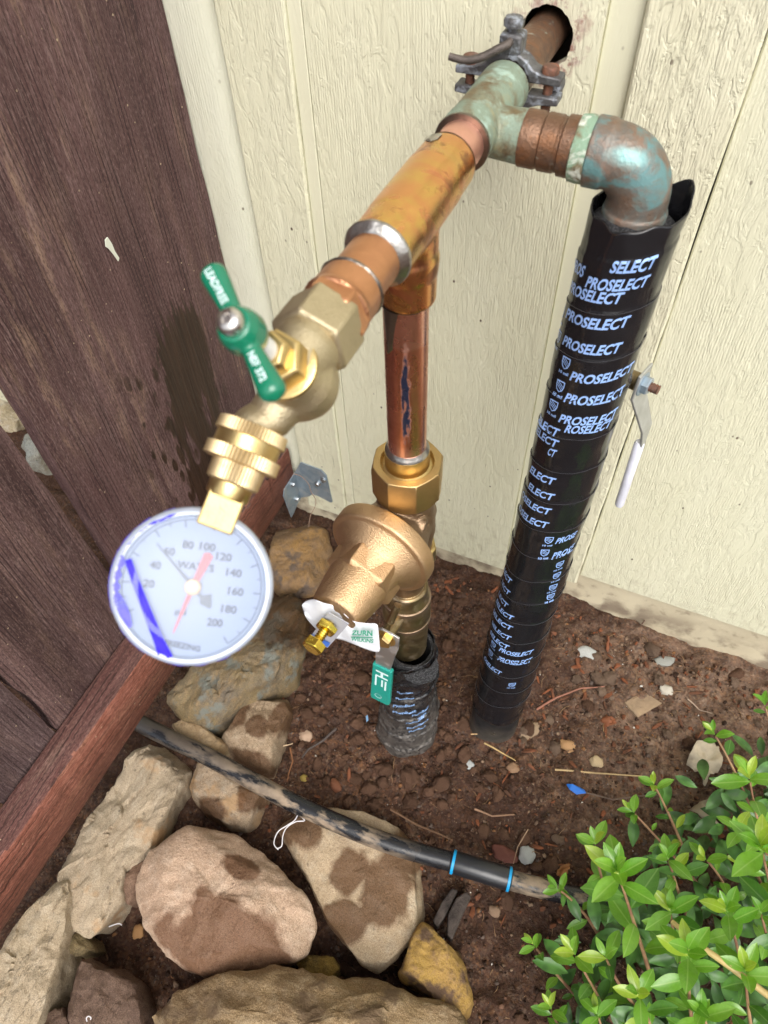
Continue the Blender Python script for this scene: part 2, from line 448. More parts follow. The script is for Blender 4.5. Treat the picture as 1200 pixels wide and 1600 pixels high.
# ------------------------------------------------------------------ ground
def ground_h(x, y):
    b = 0.006 + 0.09 * min(0.0, y + 0.02) if y > -0.30 else -0.0192 - 0.10 * (-0.30 - y)
    b = max(b, -0.05)
    if abs(x) > 1.2 or y < -1.4 or y > 0.2:
        return b
    n = 0.012 * fb((x, y, 0), 7.0, 3, 1) + 0.0085 * fb((x, y, 0), 26.0, 3, 2) + 0.0035 * abs(ns((x, y, 0), 70.0, 3))
    n += 0.006 * max(0, noise.noise(V((x, y, 3)) * 45)) ** 1.0
    v1 = noise.voronoi(V((x, y, 0.0)) * 62 + V((0.3 * noise.noise(V((x, y, 1)) * 40), 0.3 * noise.noise(V((x, y, 2)) * 40), 0)))[0][0]
    v2 = noise.voronoi(V((x, y, 0.5)) * 135)[0][0]
    wv = 0.35 + 0.65 * max(0.0, min(1.0, 0.5 + 1.6 * noise.noise(V((x, y, 9)) * 7)))
    n += wv * (0.014 * max(0.0, 0.55 - v1) + 0.007 * max(0.0, 0.5 - v2))
    # dug hollow round the two risers
    d = min(sqrt((x + 0.143) ** 2 + (y + 0.256) ** 2), sqrt((x + 0.04) ** 2 + (y + 0.207) ** 2))
    n -= 0.004 * math.exp(-(d / 0.06) ** 2)
    return b + n

def axis_coords(lo, hi, step, far):
    a = [lo]
    while a[-1] < hi: a.append(a[-1] + step)
    d = step
    out = list(a)
    up = a[-1]; dn = a[0]
    while up < far:
        d *= 1.28; up += d; dn -= d
        out.append(up); out.insert(0, dn)
    return out
xs = axis_coords(-0.62, 0.46, 0.0045, 120.0)
ys = axis_coords(-0.78, 0.02, 0.0045, 120.0)
g = G(); W_ = len(xs)
vs = [(x, y, ground_h(x, y)) for y in ys for x in xs]
fs = [(j * W_ + i, j * W_ + i + 1, (j + 1) * W_ + i + 1, (j + 1) * W_ + i) for j in range(len(ys) - 1) for i in range(W_ - 1)]
ground = g.add(vs, fs).build('ground', M_SOIL, smooth=180)
tag(ground, kind='structure')

# ------------------------------------------------------------------ house wall
house = thing('house_wall', 'cream painted board siding wall on a low concrete foundation', 'wall', (0, 0.02, 0))
def board(name, x0, x1, y0, zb, mat, zt=2.6, th=0.011, bev=0.0015, wob=0.0):
    gg = G(); n = 60
    for k in range(n + 1):
        z = zb + (zt - zb) * (k / n) ** 1.7
        e0 = wob * ns((x0, 0, z), 40); e1 = wob * ns((x1, 1, z), 40)
        gg.v += [V((x0 + e0, y0 + bev, z)), V((x0 + e0 + bev, y0, z)), V((x1 + e1 - bev, y0, z)), V((x1 + e1, y0 + bev, z)), V((x1 + e1, y0 + th, z)), V((x0 + e0, y0 + th, z))]
    for k in range(n):
        for i in range(6):
            a = k * 6 + i; b = k * 6 + (i + 1) % 6
            gg.f.append((a, b, b + 6, a + 6))
    gg.f += [(5, 4, 3, 2, 1, 0), tuple(n * 6 + i for i in range(6))]
    return gg.build(name, mat, house, smooth=20)
board('siding_panel', -2.2, -0.505, 0.0, 0.05, M_SID)
# rounded corner moulding between the fence and the first batten
gg = G(); prof = []
for k in range(19):
    t = k / 18
    x = -0.5045 + 0.0805 * t
    y = 0.004 - 0.009 * sin(pi * min(1, t * 1.02)) ** 0.8 + (0.010 * max(0, (t - 0.80) / 0.20) ** 1.5)
    prof.append((x, y))
prof += [(-0.424, 0.02), (-0.5045, 0.02)]
nz = 40; zz = [0.06 + 2.54 * (k / nz) ** 1.7 for k in range(nz + 1)]
for z in zz: gg.v += [V((x, y, z)) for x, y in prof]
m_ = len(prof)
for k in range(nz):
    for i in range(m_):
        a = k * m_ + i; b = k * m_ + (i + 1) % m_
        gg.f.append((a, b, b + m_, a + m_))
gg.f += [tuple(range(m_)), tuple(nz * m_ + i for i in range(m_))]
gg.build('moulding', M_MOULD, house, smooth=30)
board('batten', -0.4235, -0.3545, -0.0045, 0.052, M_BAT, th=0.016, bev=0.002, wob=0.0012)
board('siding_strip', -0.3543, -0.3408, -0.0006, 0.052, M_SMOOTH, bev=0.0008)
board('siding_strip', -0.0963, -0.0708, 0.0035, 0.065, M_SMOOTH, th=0.009, bev=0.001)
board('batten', -0.0705, 0.0086, -0.0055, 0.082, M_BATR, th=0.016, bev=0.0022, wob=0.0012)
board('siding_panel', 0.0096, 2.4, 0.0, 0.098, M_SIDR, bev=0.0012)
# panel with the pipe hole
x0, x1, zb, zt = -0.3398, -0.0965, 0.048, 2.6
angs = sorted([2 * pi * k / 48 for k in range(48)] + [atan2(c_[1] - HOLE.z, c_[0] - HOLE.x) % (2 * pi) for c_ in ((x0, zb), (x1, zb), (x1, zt), (x0, zt))])
gg = G(); n = len(angs)
for lay, yy in (('f', 0.0), ('b', 0.012)):
    for a in angs:
        rr = 0.0205 * (1 + 0.10 * noise.noise(V((cos(a) * 3, sin(a) * 3, 2))) + 0.035 * noise.noise(V((cos(a) * 11, sin(a) * 11, 5))))
        gg.v.append(V((HOLE.x + 0.002 + rr * 0.98 * cos(a), yy, HOLE.z + 0.001 + rr * 1.04 * sin(a))))
    for a in angs:
        ts = []
        if cos(a) > 1e-6: ts.append((x1 - HOLE.x) / cos(a))
        if cos(a) < -1e-6: ts.append((x0 - HOLE.x) / cos(a))
        if sin(a) > 1e-6: ts.append((zt - HOLE.z) / sin(a))
        if sin(a) < -1e-6: ts.append((zb - HOLE.z) / sin(a))
        t = min(ts)
        gg.v.append(V((HOLE.x + t * cos(a), yy, HOLE.z + t * sin(a))))
for k in range(n):
    q = (k + 1) % n
    gg.f.append((k, q, n + q, n + k))
    gg.f.append((2 * n + k, 3 * n + k, 3 * n + q, 2 * n + q))
    gg.f.append((k, 2 * n + k, 2 * n + q, q))
    gg.f.append((n + k, n + q, 3 * n + q, 3 * n + k))
gg.build('siding_panel', M_SID, house, smooth=20)
G().box((-2.2, 0.06, 0.1), (2.4, 3.2, 2.62)).build('sheathing', M_DARK, house, smooth=0)
gg = G(); nx = 90
for k in range(nx + 1):
    x = -2.2 + 4.6 * k / nx
    wv = 0.0025 * ns((x, 0, 0), 9)
    gg.v += [V((x, 0.007 + wv, -0.3)), V((x, 0.006 + wv, 0.02)), V((x, 0.0065 + wv, 0.118)), V((x, 0.3, 0.118)), V((x, 0.3, -0.3))]
for k in range(nx):
    for i in range(5):
        a = k * 5 + i; b = k * 5 + (i + 1) % 5
        gg.f.append((a, b, b + 5, a + 5))
gg.f += [(0, 1, 2, 3, 4), tuple(nx * 5 + i for i in range(5))]
# the siding hangs just in front of it
gg.warp(lambda p: p + V((0, 0.0065, 0)))
gg.build('foundation', M_CONC, house, smooth=30)

# ------------------------------------------------------------------ fence
fence = thing('wooden_fence', 'weathered dark brown wooden fence meeting the house wall on the left', 'fence', (-0.474, -0.3, 0.0))
def fence_board(yl, yr, lean_l, lean_r, mat, zb=0.172, zt=1.7, seed=0, ragged=0.002):
    gg = G(); nz, ny = 90, 8
    for k in range(nz + 1):
        z = zb + (zt - zb) * (k / nz) ** 1.4
        a = yl + lean_l * (z - 0.31) + ragged * fb((0, seed, z), 14, 3); b = yr + lean_r * (z - 0.31) + ragged * fb((1, seed, z), 14, 3)
        if k == 0: z += 0.0
        for side in (0, 1):
            for i in range(ny + 1):
                t = i / ny if side == 0 else 1 - i / ny
                y = a + (b - a) * t
                cup = 0.0018 * sin(pi * t) + 0.0008 * ns((0, y, z), 9, seed)
                edge = 0.0015 if i in (0, ny) else 0.0
                zz_ = z + (0.004 * ns((seed, y, 0), 30) if k == 0 else 0)
                gg.v.append(V(((-0.4735 - cup - edge) if side == 0 else (-0.4925 - cup + edge), y, zz_)))
    m = 2 * (ny + 1)
    for k in range(nz):
        for i in range(m):
            p = k * m + i; q = k * m + (i + 1) % m
            gg.f.append((p, q, q + m, p + m))
    gg.f += [tuple(range(m))[::-1], tuple(nz * m + i for i in range(m))]
    return gg.build('board', mat, fence, smooth=40)
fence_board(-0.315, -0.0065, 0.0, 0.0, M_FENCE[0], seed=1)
fence_board(-0.478, -0.331, 0.01, -0.042, M_FENCE[1], seed=2, ragged=0.003)
fence_board(-0.569, -0.4846, 0.0, 0.0, M_FENCE[2], seed=3)
fence_board(-0.73, -0.5735, 0.0, 0.0, M_FENCE[1], seed=4)
# drying check in the lower part of the wide board
gg = G(); pts = []
# bottom rail
gg = G(); n = 160
prof = [(-0.4372, 0.1010), (-0.4360, 0.1026), (-0.4360, 0.1830), (-0.4375, 0.1856), (-0.4400, 0.1868), (-0.4700, 0.1868), (-0.4722, 0.186), (-0.4722, 0.1010)]
for k in range(n + 1):
    y = -0.80 + 0.79 * k / n
    for i, (x, z) in enumerate(prof):
        e = 0.0012 * ns((i * 3, y, 0), 35) + (0.0012 * ns((i, y, 4), 110) if 2 <= i <= 4 else 0)
        gg.v.append(V((x + e, y, z + e * 0.8)))
m = len(prof)
for k in range(n):
    for i in range(m):
        p = k * m + i; q = k * m + (i + 1) % m
        gg.f.append((p, q, q + m, p + m))
gg.f += [tuple(range(m)), tuple(n * m + i for i in range(m))]
rail = gg.build('rail', M_RAIL, fence, smooth=50)
rail.data.materials.append(M_RAILTOP)
for p in rail.data.polygons:
    if p.normal.z > 0.75: p.material_index = 1
# paint fleck
M_FLECK = plain('paint_fleck', (0.66, 0.68, 0.58), 0.5)
c0 = at(172, 388, 'x', -0.4728)
out = [(-.4, 1.0), (.2, 1.05), (.55, .3), (.6, -.5), (.95, -1.3), (.55, -1.5), (.1, -.6), (-.35, .1), (-.75, .45)]
G().prism([c0 + V((0, y * 0.006, z * 0.010)) for y, z in out], (0.0009, 0, 0)).build('paint_fleck', M_FLECK, fence, smooth=0)

# galvanised bracket tying the rail to the wall
s = NB('galvanised_steel', 0.45, 0.55, (0.42, 0.47, 0.52))
v_ = s.vor(120, out='Color'); bw = s.n('RGBToBW'); s.L(v_, bw.inputs[0])
c = s.mix(s.math('MULTIPLY', bw.outputs[0], 0.6), (0.24, 0.31, 0.37), (0.40, 0.47, 0.53))
s.col(s.mix(s.ramp(s.noise(60, detail=5), [(0.5, 0), (0.7, 0.6)]), c, (0.50, 0.50, 0.47)))
M_GALV = s.m
br = thing('wall_bracket', 'bent galvanised steel bracket fixing the fence rail to the wall', 'bracket', (-0.42, -0.006, 0.09))
yb = -0.0068
G().prism([(-0.4362, yb, 0.128), (-0.4215, yb, 0.158), (-0.388, yb, 0.1555), (-0.3795, yb, 0.146), (-0.376, yb, 0.084), (-0.3795, yb, 0.0815), (-0.402, yb, 0.088), (-0.411, yb, 0.087), (-0.417, yb, 0.079), (-0.4362, yb, 0.066)], (0, 0.0019, 0)).build('wall_plate', M_GALV, br, smooth=0, bevel=0.0004)
G().prism([(-0.4342, yb + 0.0, 0.130), (-0.4342, -0.042, 0.1285), (-0.4342, -0.0475, 0.118), (-0.4342, -0.040, 0.056), (-0.4342, -0.030, 0.058), (-0.4342, -0.018, 0.064), (-0.4342, yb + 0.0, 0.064)], (-0.0017, 0, 0)).build('rail_plate', M_GALV, br, smooth=0, bevel=0.0004)
def hex_head(O, ax, r, h, name, mat, parent, washer=True, top=0.0008, seg=6):
    gg = G()
    if washer: gg.lathe([(0, r * 1.35), (0.0009, r * 1.35), (0.0012, r * 1.1)], O, ax, 20)
    gg.lathe([(0.0008, r), (h - top, r), (h, r * 0.86)], O, ax, seg)
    return gg.build(name, mat, parent, smooth=25)
M_ZINC = plain('zinc_screw', (0.55, 0.58, 0.60), 0.35, 1.0, 0.2, 200)
hex_head(V((-0.3965, yb, 0.121)), (0, -1, 0), 0.0038, 0.0045, 'screw', M_ZINC, br)
hex_head(V((-0.385, yb, 0.135)), (0.3, -1, 0.2), 0.0038, 0.0050, 'screw', M_ZINC, br)
hex_head(V((-0.4342, -0.020, 0.1165)), (1, 0, 0), 0.0036, 0.004, 'screw', M_ZINC, br)
hex_head(V((-0.4342, -0.018, 0.078)), (1, 0, 0), 0.0036, 0.004, 'screw', M_ZINC, br)

# ------------------------------------------------------------------ metals
def metal_mat(name, base, spots, rough=0.3, scale=40.0, bump=0.0, bscale=500.0, metal=1.0, seed=0.0):
    """base colour plus tarnish patches: spots = [(lo, hi, amount, colour, noise scale, metallic, rough)]"""
    s = NB(name, rough, metal, base)
    vec = s.map((1, 1, 1), (seed, seed * 1.7, seed * 0.6))
    c = base; r = rough; m = metal
    for i, (lo, hi, amt, colr, scl, mt, rg) in enumerate(spots):
        f = s.math('MULTIPLY', s.ramp(s.noise(scl, s.map((1, 1, 1), (seed + i * 3.3, i, 2 * i)), detail=6, rough=0.62, dist=0.5), [(lo, 0.0), (hi, 1.0)]), amt)
        c = s.mix(f, c, colr); r = s.mix(f, r, rg); m = s.mix(f, m, mt)
    s.col(c); s.rough(r); s.metal(m)
    if bump: s.bump(s.noise(bscale, vec, detail=3), 0.6, bump)
    return s, s.m

CU = (0.83, 0.40, 0.27)
_, M_CU = metal_mat('new_copper', CU, [(0.45, 0.7, 0.5, (0.66, 0.27, 0.16), 60, 1.0, 0.34), (0.62, 0.72, 0.5, (0.45, 0.17, 0.10), 120, 1.0, 0.4)], 0.30)
_, M_CUPINK = metal_mat('fluxed_copper', (0.88, 0.50, 0.40), [(0.5, 0.7, 0.4, (0.76, 0.40, 0.28), 70, 1.0, 0.5)], 0.44)
_, M_CUTEE = metal_mat('heated_copper', (0.76, 0.37, 0.15), [(0.46, 0.62, 0.8, (0.74, 0.50, 0.15), 42, 1.0, 0.27), (0.52, 0.60, 0.9, (0.72, 0.30, 0.15), 40, 1.0, 0.3), (0.56, 0.66, 0.8, (0.30, 0.13, 0.07), 60, 1.0, 0.35)], 0.26, seed=2.0)
_, M_CUADP = metal_mat('dull_copper', (0.66, 0.33, 0.18), [(0.42, 0.66, 0.7, (0.50, 0.23, 0.12), 50, 1.0, 0.4), (0.60, 0.72, 0.6, (0.30, 0.13, 0.07), 70, 1.0, 0.45)], 0.34, seed=5.0)
_, M_OLDCU = metal_mat('old_copper', (0.16, 0.088, 0.052), [(0.50, 0.68, 0.8, (0.24, 0.11, 0.05), 75, 0.6, 0.42), (0.52, 0.66, 0.7, (0.085, 0.06, 0.048), 70, 0.4, 0.6), (0.62, 0.70, 0.7, (0.30, 0.36, 0.31), 110, 0.1, 0.75)], 0.42, bump=0.0008, seed=8.0, metal=0.55)
_, M_PATINA = metal_mat('verdigris_copper', (0.20, 0.15, 0.085), [(0.36, 0.54, 0.9, (0.21, 0.28, 0.215), 40, 0.05, 0.62), (0.52, 0.64, 0.75, (0.34, 0.46, 0.39), 60, 0.0, 0.7), (0.55, 0.68, 0.8, (0.30, 0.28, 0.16), 62, 0.2, 0.6), (0.64, 0.72, 0.7, (0.10, 0.08, 0.05), 80, 0.4, 0.5)], 0.45, bump=0.0009, seed=3.0, metal=0.6)
s, M_ELBOW = metal_mat('corroded_elbow', (0.22, 0.145, 0.10), [(0.40, 0.62, 0.85, (0.13, 0.155, 0.15), 42, 0.3, 0.5), (0.54, 0.70, 0.8, (0.27, 0.17, 0.12), 60, 0.3, 0.55), (0.48, 0.60, 0.9, (0.10, 0.225, 0.23), 50, 0.1, 0.6)], 0.42, bump=0.0008, bscale=380, seed=6.0, metal=0.55)
bl = s.blob((-0.038, -0.165, 0.744), (0.016, 0.013, 0.006), 0.22, 60, 0.35)
old = s.b.inputs['Base Color'].links[0].from_socket
s.col(s.mix(s.math('MULTIPLY', bl, 0.9), old, (0.26, 0.55, 0.55)))
bl2 = s.blob((-0.033, -0.14, 0.695), (0.03, 0.03, 0.012), 0.2, 70, 0.3)
old = s.b.inputs['Base Color'].links[0].from_socket
s.col(s.mix(s.math('MULTIPLY', bl2, 0.8), old, (0.28, 0.20, 0.16)))
_, M_GREENRING = metal_mat('crusted_joint', (0.20, 0.17, 0.10), [(0.40, 0.52, 0.95, (0.22, 0.34, 0.24), 80, 0.0, 0.8), (0.50, 0.60, 0.95, (0.60, 0.64, 0.56), 95, 0.0, 0.85)], 0.55, bump=0.0016, bscale=220, seed=4.0, metal=0.4)
_, M_SOLDER = metal_mat('solder', (0.50, 0.48, 0.45), [(0.45, 0.6, 0.7, (0.25, 0.24, 0.22), 120, 1.0, 0.4), (0.55, 0.66, 0.5, (0.72, 0.52, 0.42), 90, 1.0, 0.4)], 0.30, bump=0.0006, bscale=300)
_, M_SOLDERD = metal_mat('dark_solder', (0.23, 0.20, 0.17), [(0.5, 0.66, 0.6, (0.12, 0.10, 0.085), 120, 0.9, 0.45)], 0.34, bump=0.0006, bscale=300)
_, M_BRONZE = metal_mat('cast_bronze', (0.66, 0.455, 0.265), [(0.40, 0.65, 0.6, (0.52, 0.335, 0.18), 30, 1.0, 0.46)], 0.42, bump=0.0012, bscale=900)
_, M_BRONZED = metal_mat('dull_cast_bronze', (0.36, 0.25, 0.16), [(0.42, 0.65, 0.6, (0.26, 0.165, 0.10), 45, 1.0, 0.5)], 0.42, bump=0.0012, bscale=700, seed=2.0)
_, M_BRASS = metal_mat('machined_brass', (0.68, 0.51, 0.23), [(0.45, 0.66, 0.5, (0.55, 0.37, 0.13), 80, 1.0, 0.42)], 0.32, bump=0.0002, bscale=900)
_, M_SHANK = metal_mat('dull_yellow_brass', (0.62, 0.47, 0.21), [(0.45, 0.66, 0.6, (0.50, 0.37, 0.17), 60, 1.0, 0.55)], 0.5, bump=0.0005, bscale=600)
_, M_NUT = metal_mat('union_nut_bronze', (0.60, 0.42, 0.19), [(0.45, 0.7, 0.4, (0.50, 0.33, 0.14), 60, 1.0, 0.45)], 0.40, bump=0.0004, bscale=1200)
_, M_BRASSC = metal_mat('cast_brass', (0.56, 0.475, 0.315), [(0.42, 0.68, 0.6, (0.42, 0.35, 0.22), 60, 1.0, 0.55)], 0.48, bump=0.0008, bscale=1000, seed=1.0)
_, M_BRASSN = metal_mat('knurled_brass', (0.66, 0.51, 0.29), [(0.45, 0.66, 0.55, (0.50, 0.36, 0.18), 70, 1.0, 0.5)], 0.42)
_, M_VALVE = metal_mat('tarnished_brass', (0.33, 0.25, 0.13), [(0.42, 0.62, 0.8, (0.20, 0.15, 0.08), 60, 0.8, 0.45), (0.55, 0.68, 0.6, (0.48, 0.38, 0.28), 70, 0.7, 0.4)], 0.36, seed=9.0)
_, M_ZAMAK = metal_mat('weathered_zinc', (0.15, 0.15, 0.155), [(0.42, 0.6, 0.85, (0.065, 0.06, 0.06), 80, 0.4, 0.6), (0.52, 0.64, 0.85, (0.33, 0.36, 0.41), 110, 0.3, 0.6)], 0.5, bump=0.0012, bscale=350, seed=7.0, metal=0.6)
_, M_RUST = metal_mat('rusty_bolt', (0.16, 0.085, 0.06), [(0.45, 0.62, 0.8, (0.26, 0.10, 0.055), 140, 0.1, 0.8), (0.58, 0.7, 0.6, (0.22, 0.20, 0.19), 120, 0.5, 0.5)], 0.55, bump=0.0008, bscale=500, metal=0.5)
M_WIRE = plain('dark_bonding_wire', (0.10, 0.082, 0.072), 0.55, 0.5, 0.4, 90, 0.001)
M_STEEL = plain('steel_screw', (0.60, 0.57, 0.54), 0.28, 1.0, 0.15, 150)
M_YZINC = plain('yellow_zinc', (0.82, 0.60, 0.10), 0.24, 1.0, 0.25, 160)
s = NB('green_vinyl', 0.22, 0.0, (0.004, 0.165, 0.088)); s.b.inputs['Coat Weight'].default_value = 0.4
s.bump(s.noise(260, detail=2), 0.15, 0.0006); M_GREEN = s.m
M_PRINT = plain('white_lettering', (0.62, 0.78, 0.78), 0.5)
M_WHITEPL = plain('white_plastic', (0.80, 0.81, 0.80), 0.4)

AXX, AZ = -0.1405, 0.742
A0 = V((AXX, 0, AZ)); OUT = V((0, -1, 0))
VY = -0.256
def remesh(o, vox, it=8, f=0.6):
    m = o.modifiers.new('remesh', 'REMESH'); m.mode = 'VOXEL'; m.voxel_size = vox; m.use_smooth_shade = True
    m = o.modifiers.new('smooth', 'SMOOTH'); m.factor = f; m.iterations = it
    return o
def lumpy(prof_r, amt, sc, seed):
    return lambda t, a: 1 + amt * noise.noise(V((cos(a) * sc, sin(a) * sc, t * 180 + seed)))

pipes = thing('copper_pipework', 'soldered copper water pipes with two tees coming out of the wall', 'pipes', (AXX, -0.1, 0.742))
G().lathe([(-0.12, 0.0146), (0.10, 0.0146)], A0, OUT, 48).build('old_pipe', M_OLDCU, pipes, label='brown old copper pipe coming out of the wall hole')
# green old tee
gg = G().lathe([(0.086, 0.0160), (0.088, 0.0172), (0.104, 0.0174), (0.108, 0.0169), (0.150, 0.0169), (0.154, 0.0174), (0.168, 0.0176), (0.1695, 0.0170)], A0, OUT, 64)
gg.lathe([(0, 0.0145), (0.030, 0.0160), (0.033, 0.0162)], V((AXX, -0.140, 0.738)), (1, 0, -0.02), 48)
remesh(gg.build('old_tee', M_PATINA, pipes, label='verdigris green old copper tee'), 0.0009, 5)
G().lathe([(0.1690, 0.0150), (0.1688, 0.0176), (0.1702, 0.0179), (0.1716, 0.0176), (0.1716, 0.0150)], A0, OUT, 48, rfun=lumpy(0, 0.012, 2, 1)).build('solder_ring', M_SOLDERD, pipes)
# branch to the elbow
B0 = V((AXX, -0.140, 0.738)); BD = V((1, 0, -0.03)).normalized()
G().lathe([(0.030, 0.0155), (0.0305, 0.0166), (0.040, 0.0167), (0.0415, 0.0159), (0.0425, 0.0159), (0.0435, 0.0168), (0.0525, 0.0166), (0.0535, 0.0158), (0.055, 0.0158), (0.056, 0.0175), (0.064, 0.0176)], B0, BD, 48, rfun=lumpy(0, 0.012, 2, 3)).build('old_coupling', M_OLDCU, pipes)
G().lathe([(0.0625, 0.0168), (0.0635, 0.0188), (0.069, 0.0195), (0.0755, 0.0192), (0.0765, 0.0170)], B0, BD, 56, rfun=lumpy(0, 0.05, 3, 5)).build('crusted_joint', M_GREENRING, pipes)
E0 = B0 + BD * 0.0755
EX = -0.0335
path = [E0 - BD * 0.001, E0 + BD * 0.004]
cx_, cz_ = EX - 0.0235, E0.z - 0.0235
for k in range(13):
    a = pi / 2 * (1 - k / 12)
    path.append(V((cx_ + 0.0235 * cos(a), -0.140, cz_ + 0.0235 * sin(a))))
path += [V((EX, -0.140, cz_ - 0.006)), V((EX, -0.140, cz_ - 0.0065)), V((EX, -0.140, cz_ - 0.021)), V((EX, -0.140, cz_ - 0.0215))]
rs = [0.0200, 0.0202] + [0.0188 + 0.0006 * sin(pi * k / 12) for k in range(13)] + [0.0190, 0.0202, 0.0203, 0.0190]
path[1] = E0 + BD * 0.008; path[0] = E0 - BD * 0.003
gg = G().tube([path[0], path[1], path[1] + BD * 0.0007] + path[4:], [0.0203, 0.0203, 0.0192] + rs[4:], 56)
remesh(gg.build('old_elbow', M_ELBOW, pipes, label='corroded grey and turquoise copper elbow'), 0.0009, 4)
G().lathe([(0, 0.0143), (0.06, 0.0143)], V((EX, -0.140, cz_ - 0.015)), (0, 0, -1), 40).build('old_pipe', M_OLDCU, pipes)
# new copper
G().lathe([(0.160, 0.01435), (0.205, 0.01435)], A0, OUT, 48).build('new_pipe', M_CUPINK, pipes, label='clean pink copper pipe between the two tees')
TEE = [(0.1945, 0.0150), (0.1950, 0.0176), (0.214, 0.0179), (0.219, 0.0184), (0.272, 0.0184), (0.277, 0.0179), (0.2950, 0.0178), (0.2958, 0.0160)]
gg = G().lathe(TEE, A0, OUT, 64)
gg.lathe([(0, 0.0176), (0.024, 0.0176), (0.0345, 0.0172), (0.0525, 0.0170), (0.0530, 0.0150)], V((AXX, VY, AZ)), (0, 0, -1), 56)
gg.lathe([(0.0, 0.0125), (0.020, 0.0185), (0.030, 0.0178)], V((AXX, VY, AZ - 0.004)), (0, 0, -1), 56)
remesh(gg.build('new_tee', M_CUTEE, pipes, label='golden heat-tinted copper tee with solder joints'), 0.0009, 9)
def solder(t, r, name='solder_ring', mat=M_SOLDER, O=A0, ax=OUT, w=0.0022, seed=1):
    prof = [(t - w, r - 0.0004), (t - w * 0.6, r + 0.0006), (t, r + 0.0011), (t + w * 0.6, r + 0.0003), (t + w * 1.5, r - 0.0022), (t + w * 2.2, r - 0.0036)]
    return G().lathe(prof, O, ax, 64, rfun=lambda tt, a: 1 + 0.02 * noise.noise(V((cos(a) * 4, sin(a) * 4, seed))) + (0.03 * max(0, noise.noise(V((cos(a) * 2.2, sin(a) * 2.2, seed + 9)))) if tt > t else 0)).build(name, mat, pipes, smooth=60)
solder(0.2956, 0.0178, seed=2)
G().lathe([(0.1944, 0.0142), (0.1935, 0.0152), (0.1946, 0.0174)], A0, OUT, 56, caps=False, rfun=lumpy(0, 0.01, 3, 2)).build('solder_ring', M_SOLDER, pipes)
# flattened solder splash on the tee
sp = []
for a, t in ((-0.35, 0.2005), (0.05, 0.1985), (0.42, 0.199), (0.40, 0.206), (0.18, 0.2085), (-0.1, 0.2045)):
    th = radians(118) - a * 0.9
    sp.append(V((AXX + 0.0178 * cos(th), -t, AZ + 0.0178 * sin(th))))
cen = sum(sp, V()) / len(sp); up = (cen - V((AXX, cen.y, AZ))).normalized()
gg = G(); n = len(sp)
gg.v = [p + up * 0.0004 for p in sp] + [cen + (p - cen) * 0.75 + up * 0.0013 for p in sp] + [cen + up * 0.0014]
gg.f = [(k, (k + 1) % n, n + (k + 1) % n, n + k) for k in range(n)] + [(n + k, n + (k + 1) % n, 2 * n) for k in range(n)]
gg.build('solder_splash', M_SOLDER, pipes)
G().lathe([(0.290, 0.01435), (0.3285, 0.01435)], A0, OUT, 48).build('new_pipe', M_CUADP, pipes)
solder(0.3272, 0.0162, mat=M_SOLDERD, w=0.0018, seed=6)
gg = G().lathe([(0.3255, 0.0145), (0.3260, 0.0165), (0.3405, 0.0166), (0.3440, 0.0178)], A0, OUT, 48)
gg.lathe([(0.3415, 0.0165), (0.3445, 0.0182), (0.3530, 0.0190), (0.3545, 0.0180), (0.3550, 0.0160)], A0, OUT, 6, phase=0.35)
remesh(gg.build('male_adapter', M_CUADP, pipes, label='dull copper adapter with flats'), 0.0008, 4)
# vertical copper pipe with printed ink and a solder run
s = NB('printed_copper', 0.30, 1.0, CU)
n1 = s.noise(1.0, s.map((180, 180, 9)), detail=5); n2 = s.noise(40, detail=5)
c = s.mix(s.ramp(n1, [(0.40, 0.0), (0.7, 0.5)]), (0.78, 0.36, 0.24), (0.60, 0.22, 0.13))
c = s.mix(s.ramp(n2, [(0.55, 0.0), (0.7, 0.6)]), c, (0.50, 0.18, 0.10))
sep = s.n('SeparateXYZ'); s.L(s.co(), sep.inputs[0])
c = s.mix(s.ramp(s.math('ADD', sep.outputs['Z'], s.math('MULTIPLY', s.noise(35), 0.02)), [(0.575, 0.8), (0.582, 0.0)]), c, (0.90, 0.54, 0.44))
c = s.mix(s.ramp(s.math('ADD', sep.outputs['Z'], s.math('MULTIPLY', s.noise(35), 0.02)), [(0.668, 0.0), (0.672, 0.6)]), c, (0.88, 0.52, 0.42))
ink = s.blob((-0.1365, -0.2700, 0.617), (0.0035, 0.0035, 0.042), 0.28, 120, 0.15)
scr = s.ramp(s.noise(1.0, s.map((300, 300, 60)), detail=4), [(0.42, 0.0), (0.5, 1.0)])
im = s.math('MULTIPLY', ink, scr)
s.col(s.mix(im, c, (0.012, 0.016, 0.035))); s.metal(s.mix(im, 1.0, 0.0)); s.rough(s.mix(s.ramp(n2, [(0.4, 0), (0.7, 1)]), 0.25, 0.36))
M_CUV = s.m
VP = V((AXX - 0.0015, VY, 0))
G().lathe([(0.553, 0.01430), (0.695, 0.01430)], VP, (0, 0, 1), 56).build('drop_pipe', M_CUV, pipes, label='reddish vertical copper pipe with smeared black printing')
G().lathe([(0.6895, 0.0170), (0.6885, 0.0162), (0.6868, 0.0146)], VP, (0, 0, 1), 56, caps=False, rfun=lumpy(0, 0.01, 3, 4)).build('solder_ring', M_SOLDERD, pipes)
gg = G(); th0 = radians(-112)
for k in range(13):
    t = k / 12; z = 0.6895 - 0.0335 * t
    wdt = (0.0052 * (1 - t) ** 1.6 + 0.0021) * (1.0 if k < 12 else 0.3)
    for j in range(7):
        q = (j - 3) / 3
        th = th0 + q * wdt / 0.0143
        gg.v.append(V((VP.x, VP.y, z)) + V((cos(th), sin(th), 0)) * (0.01425 + 0.0022 * (1 - q * q) * (0.6 + 0.6 * t)))
for k in range(12):
    for j in range(6):
        a = k * 7 + j
        gg.f.append((a, a + 1, a + 8, a + 7))
gg.build('solder_run', M_SOLDERD, pipes, smooth=80)

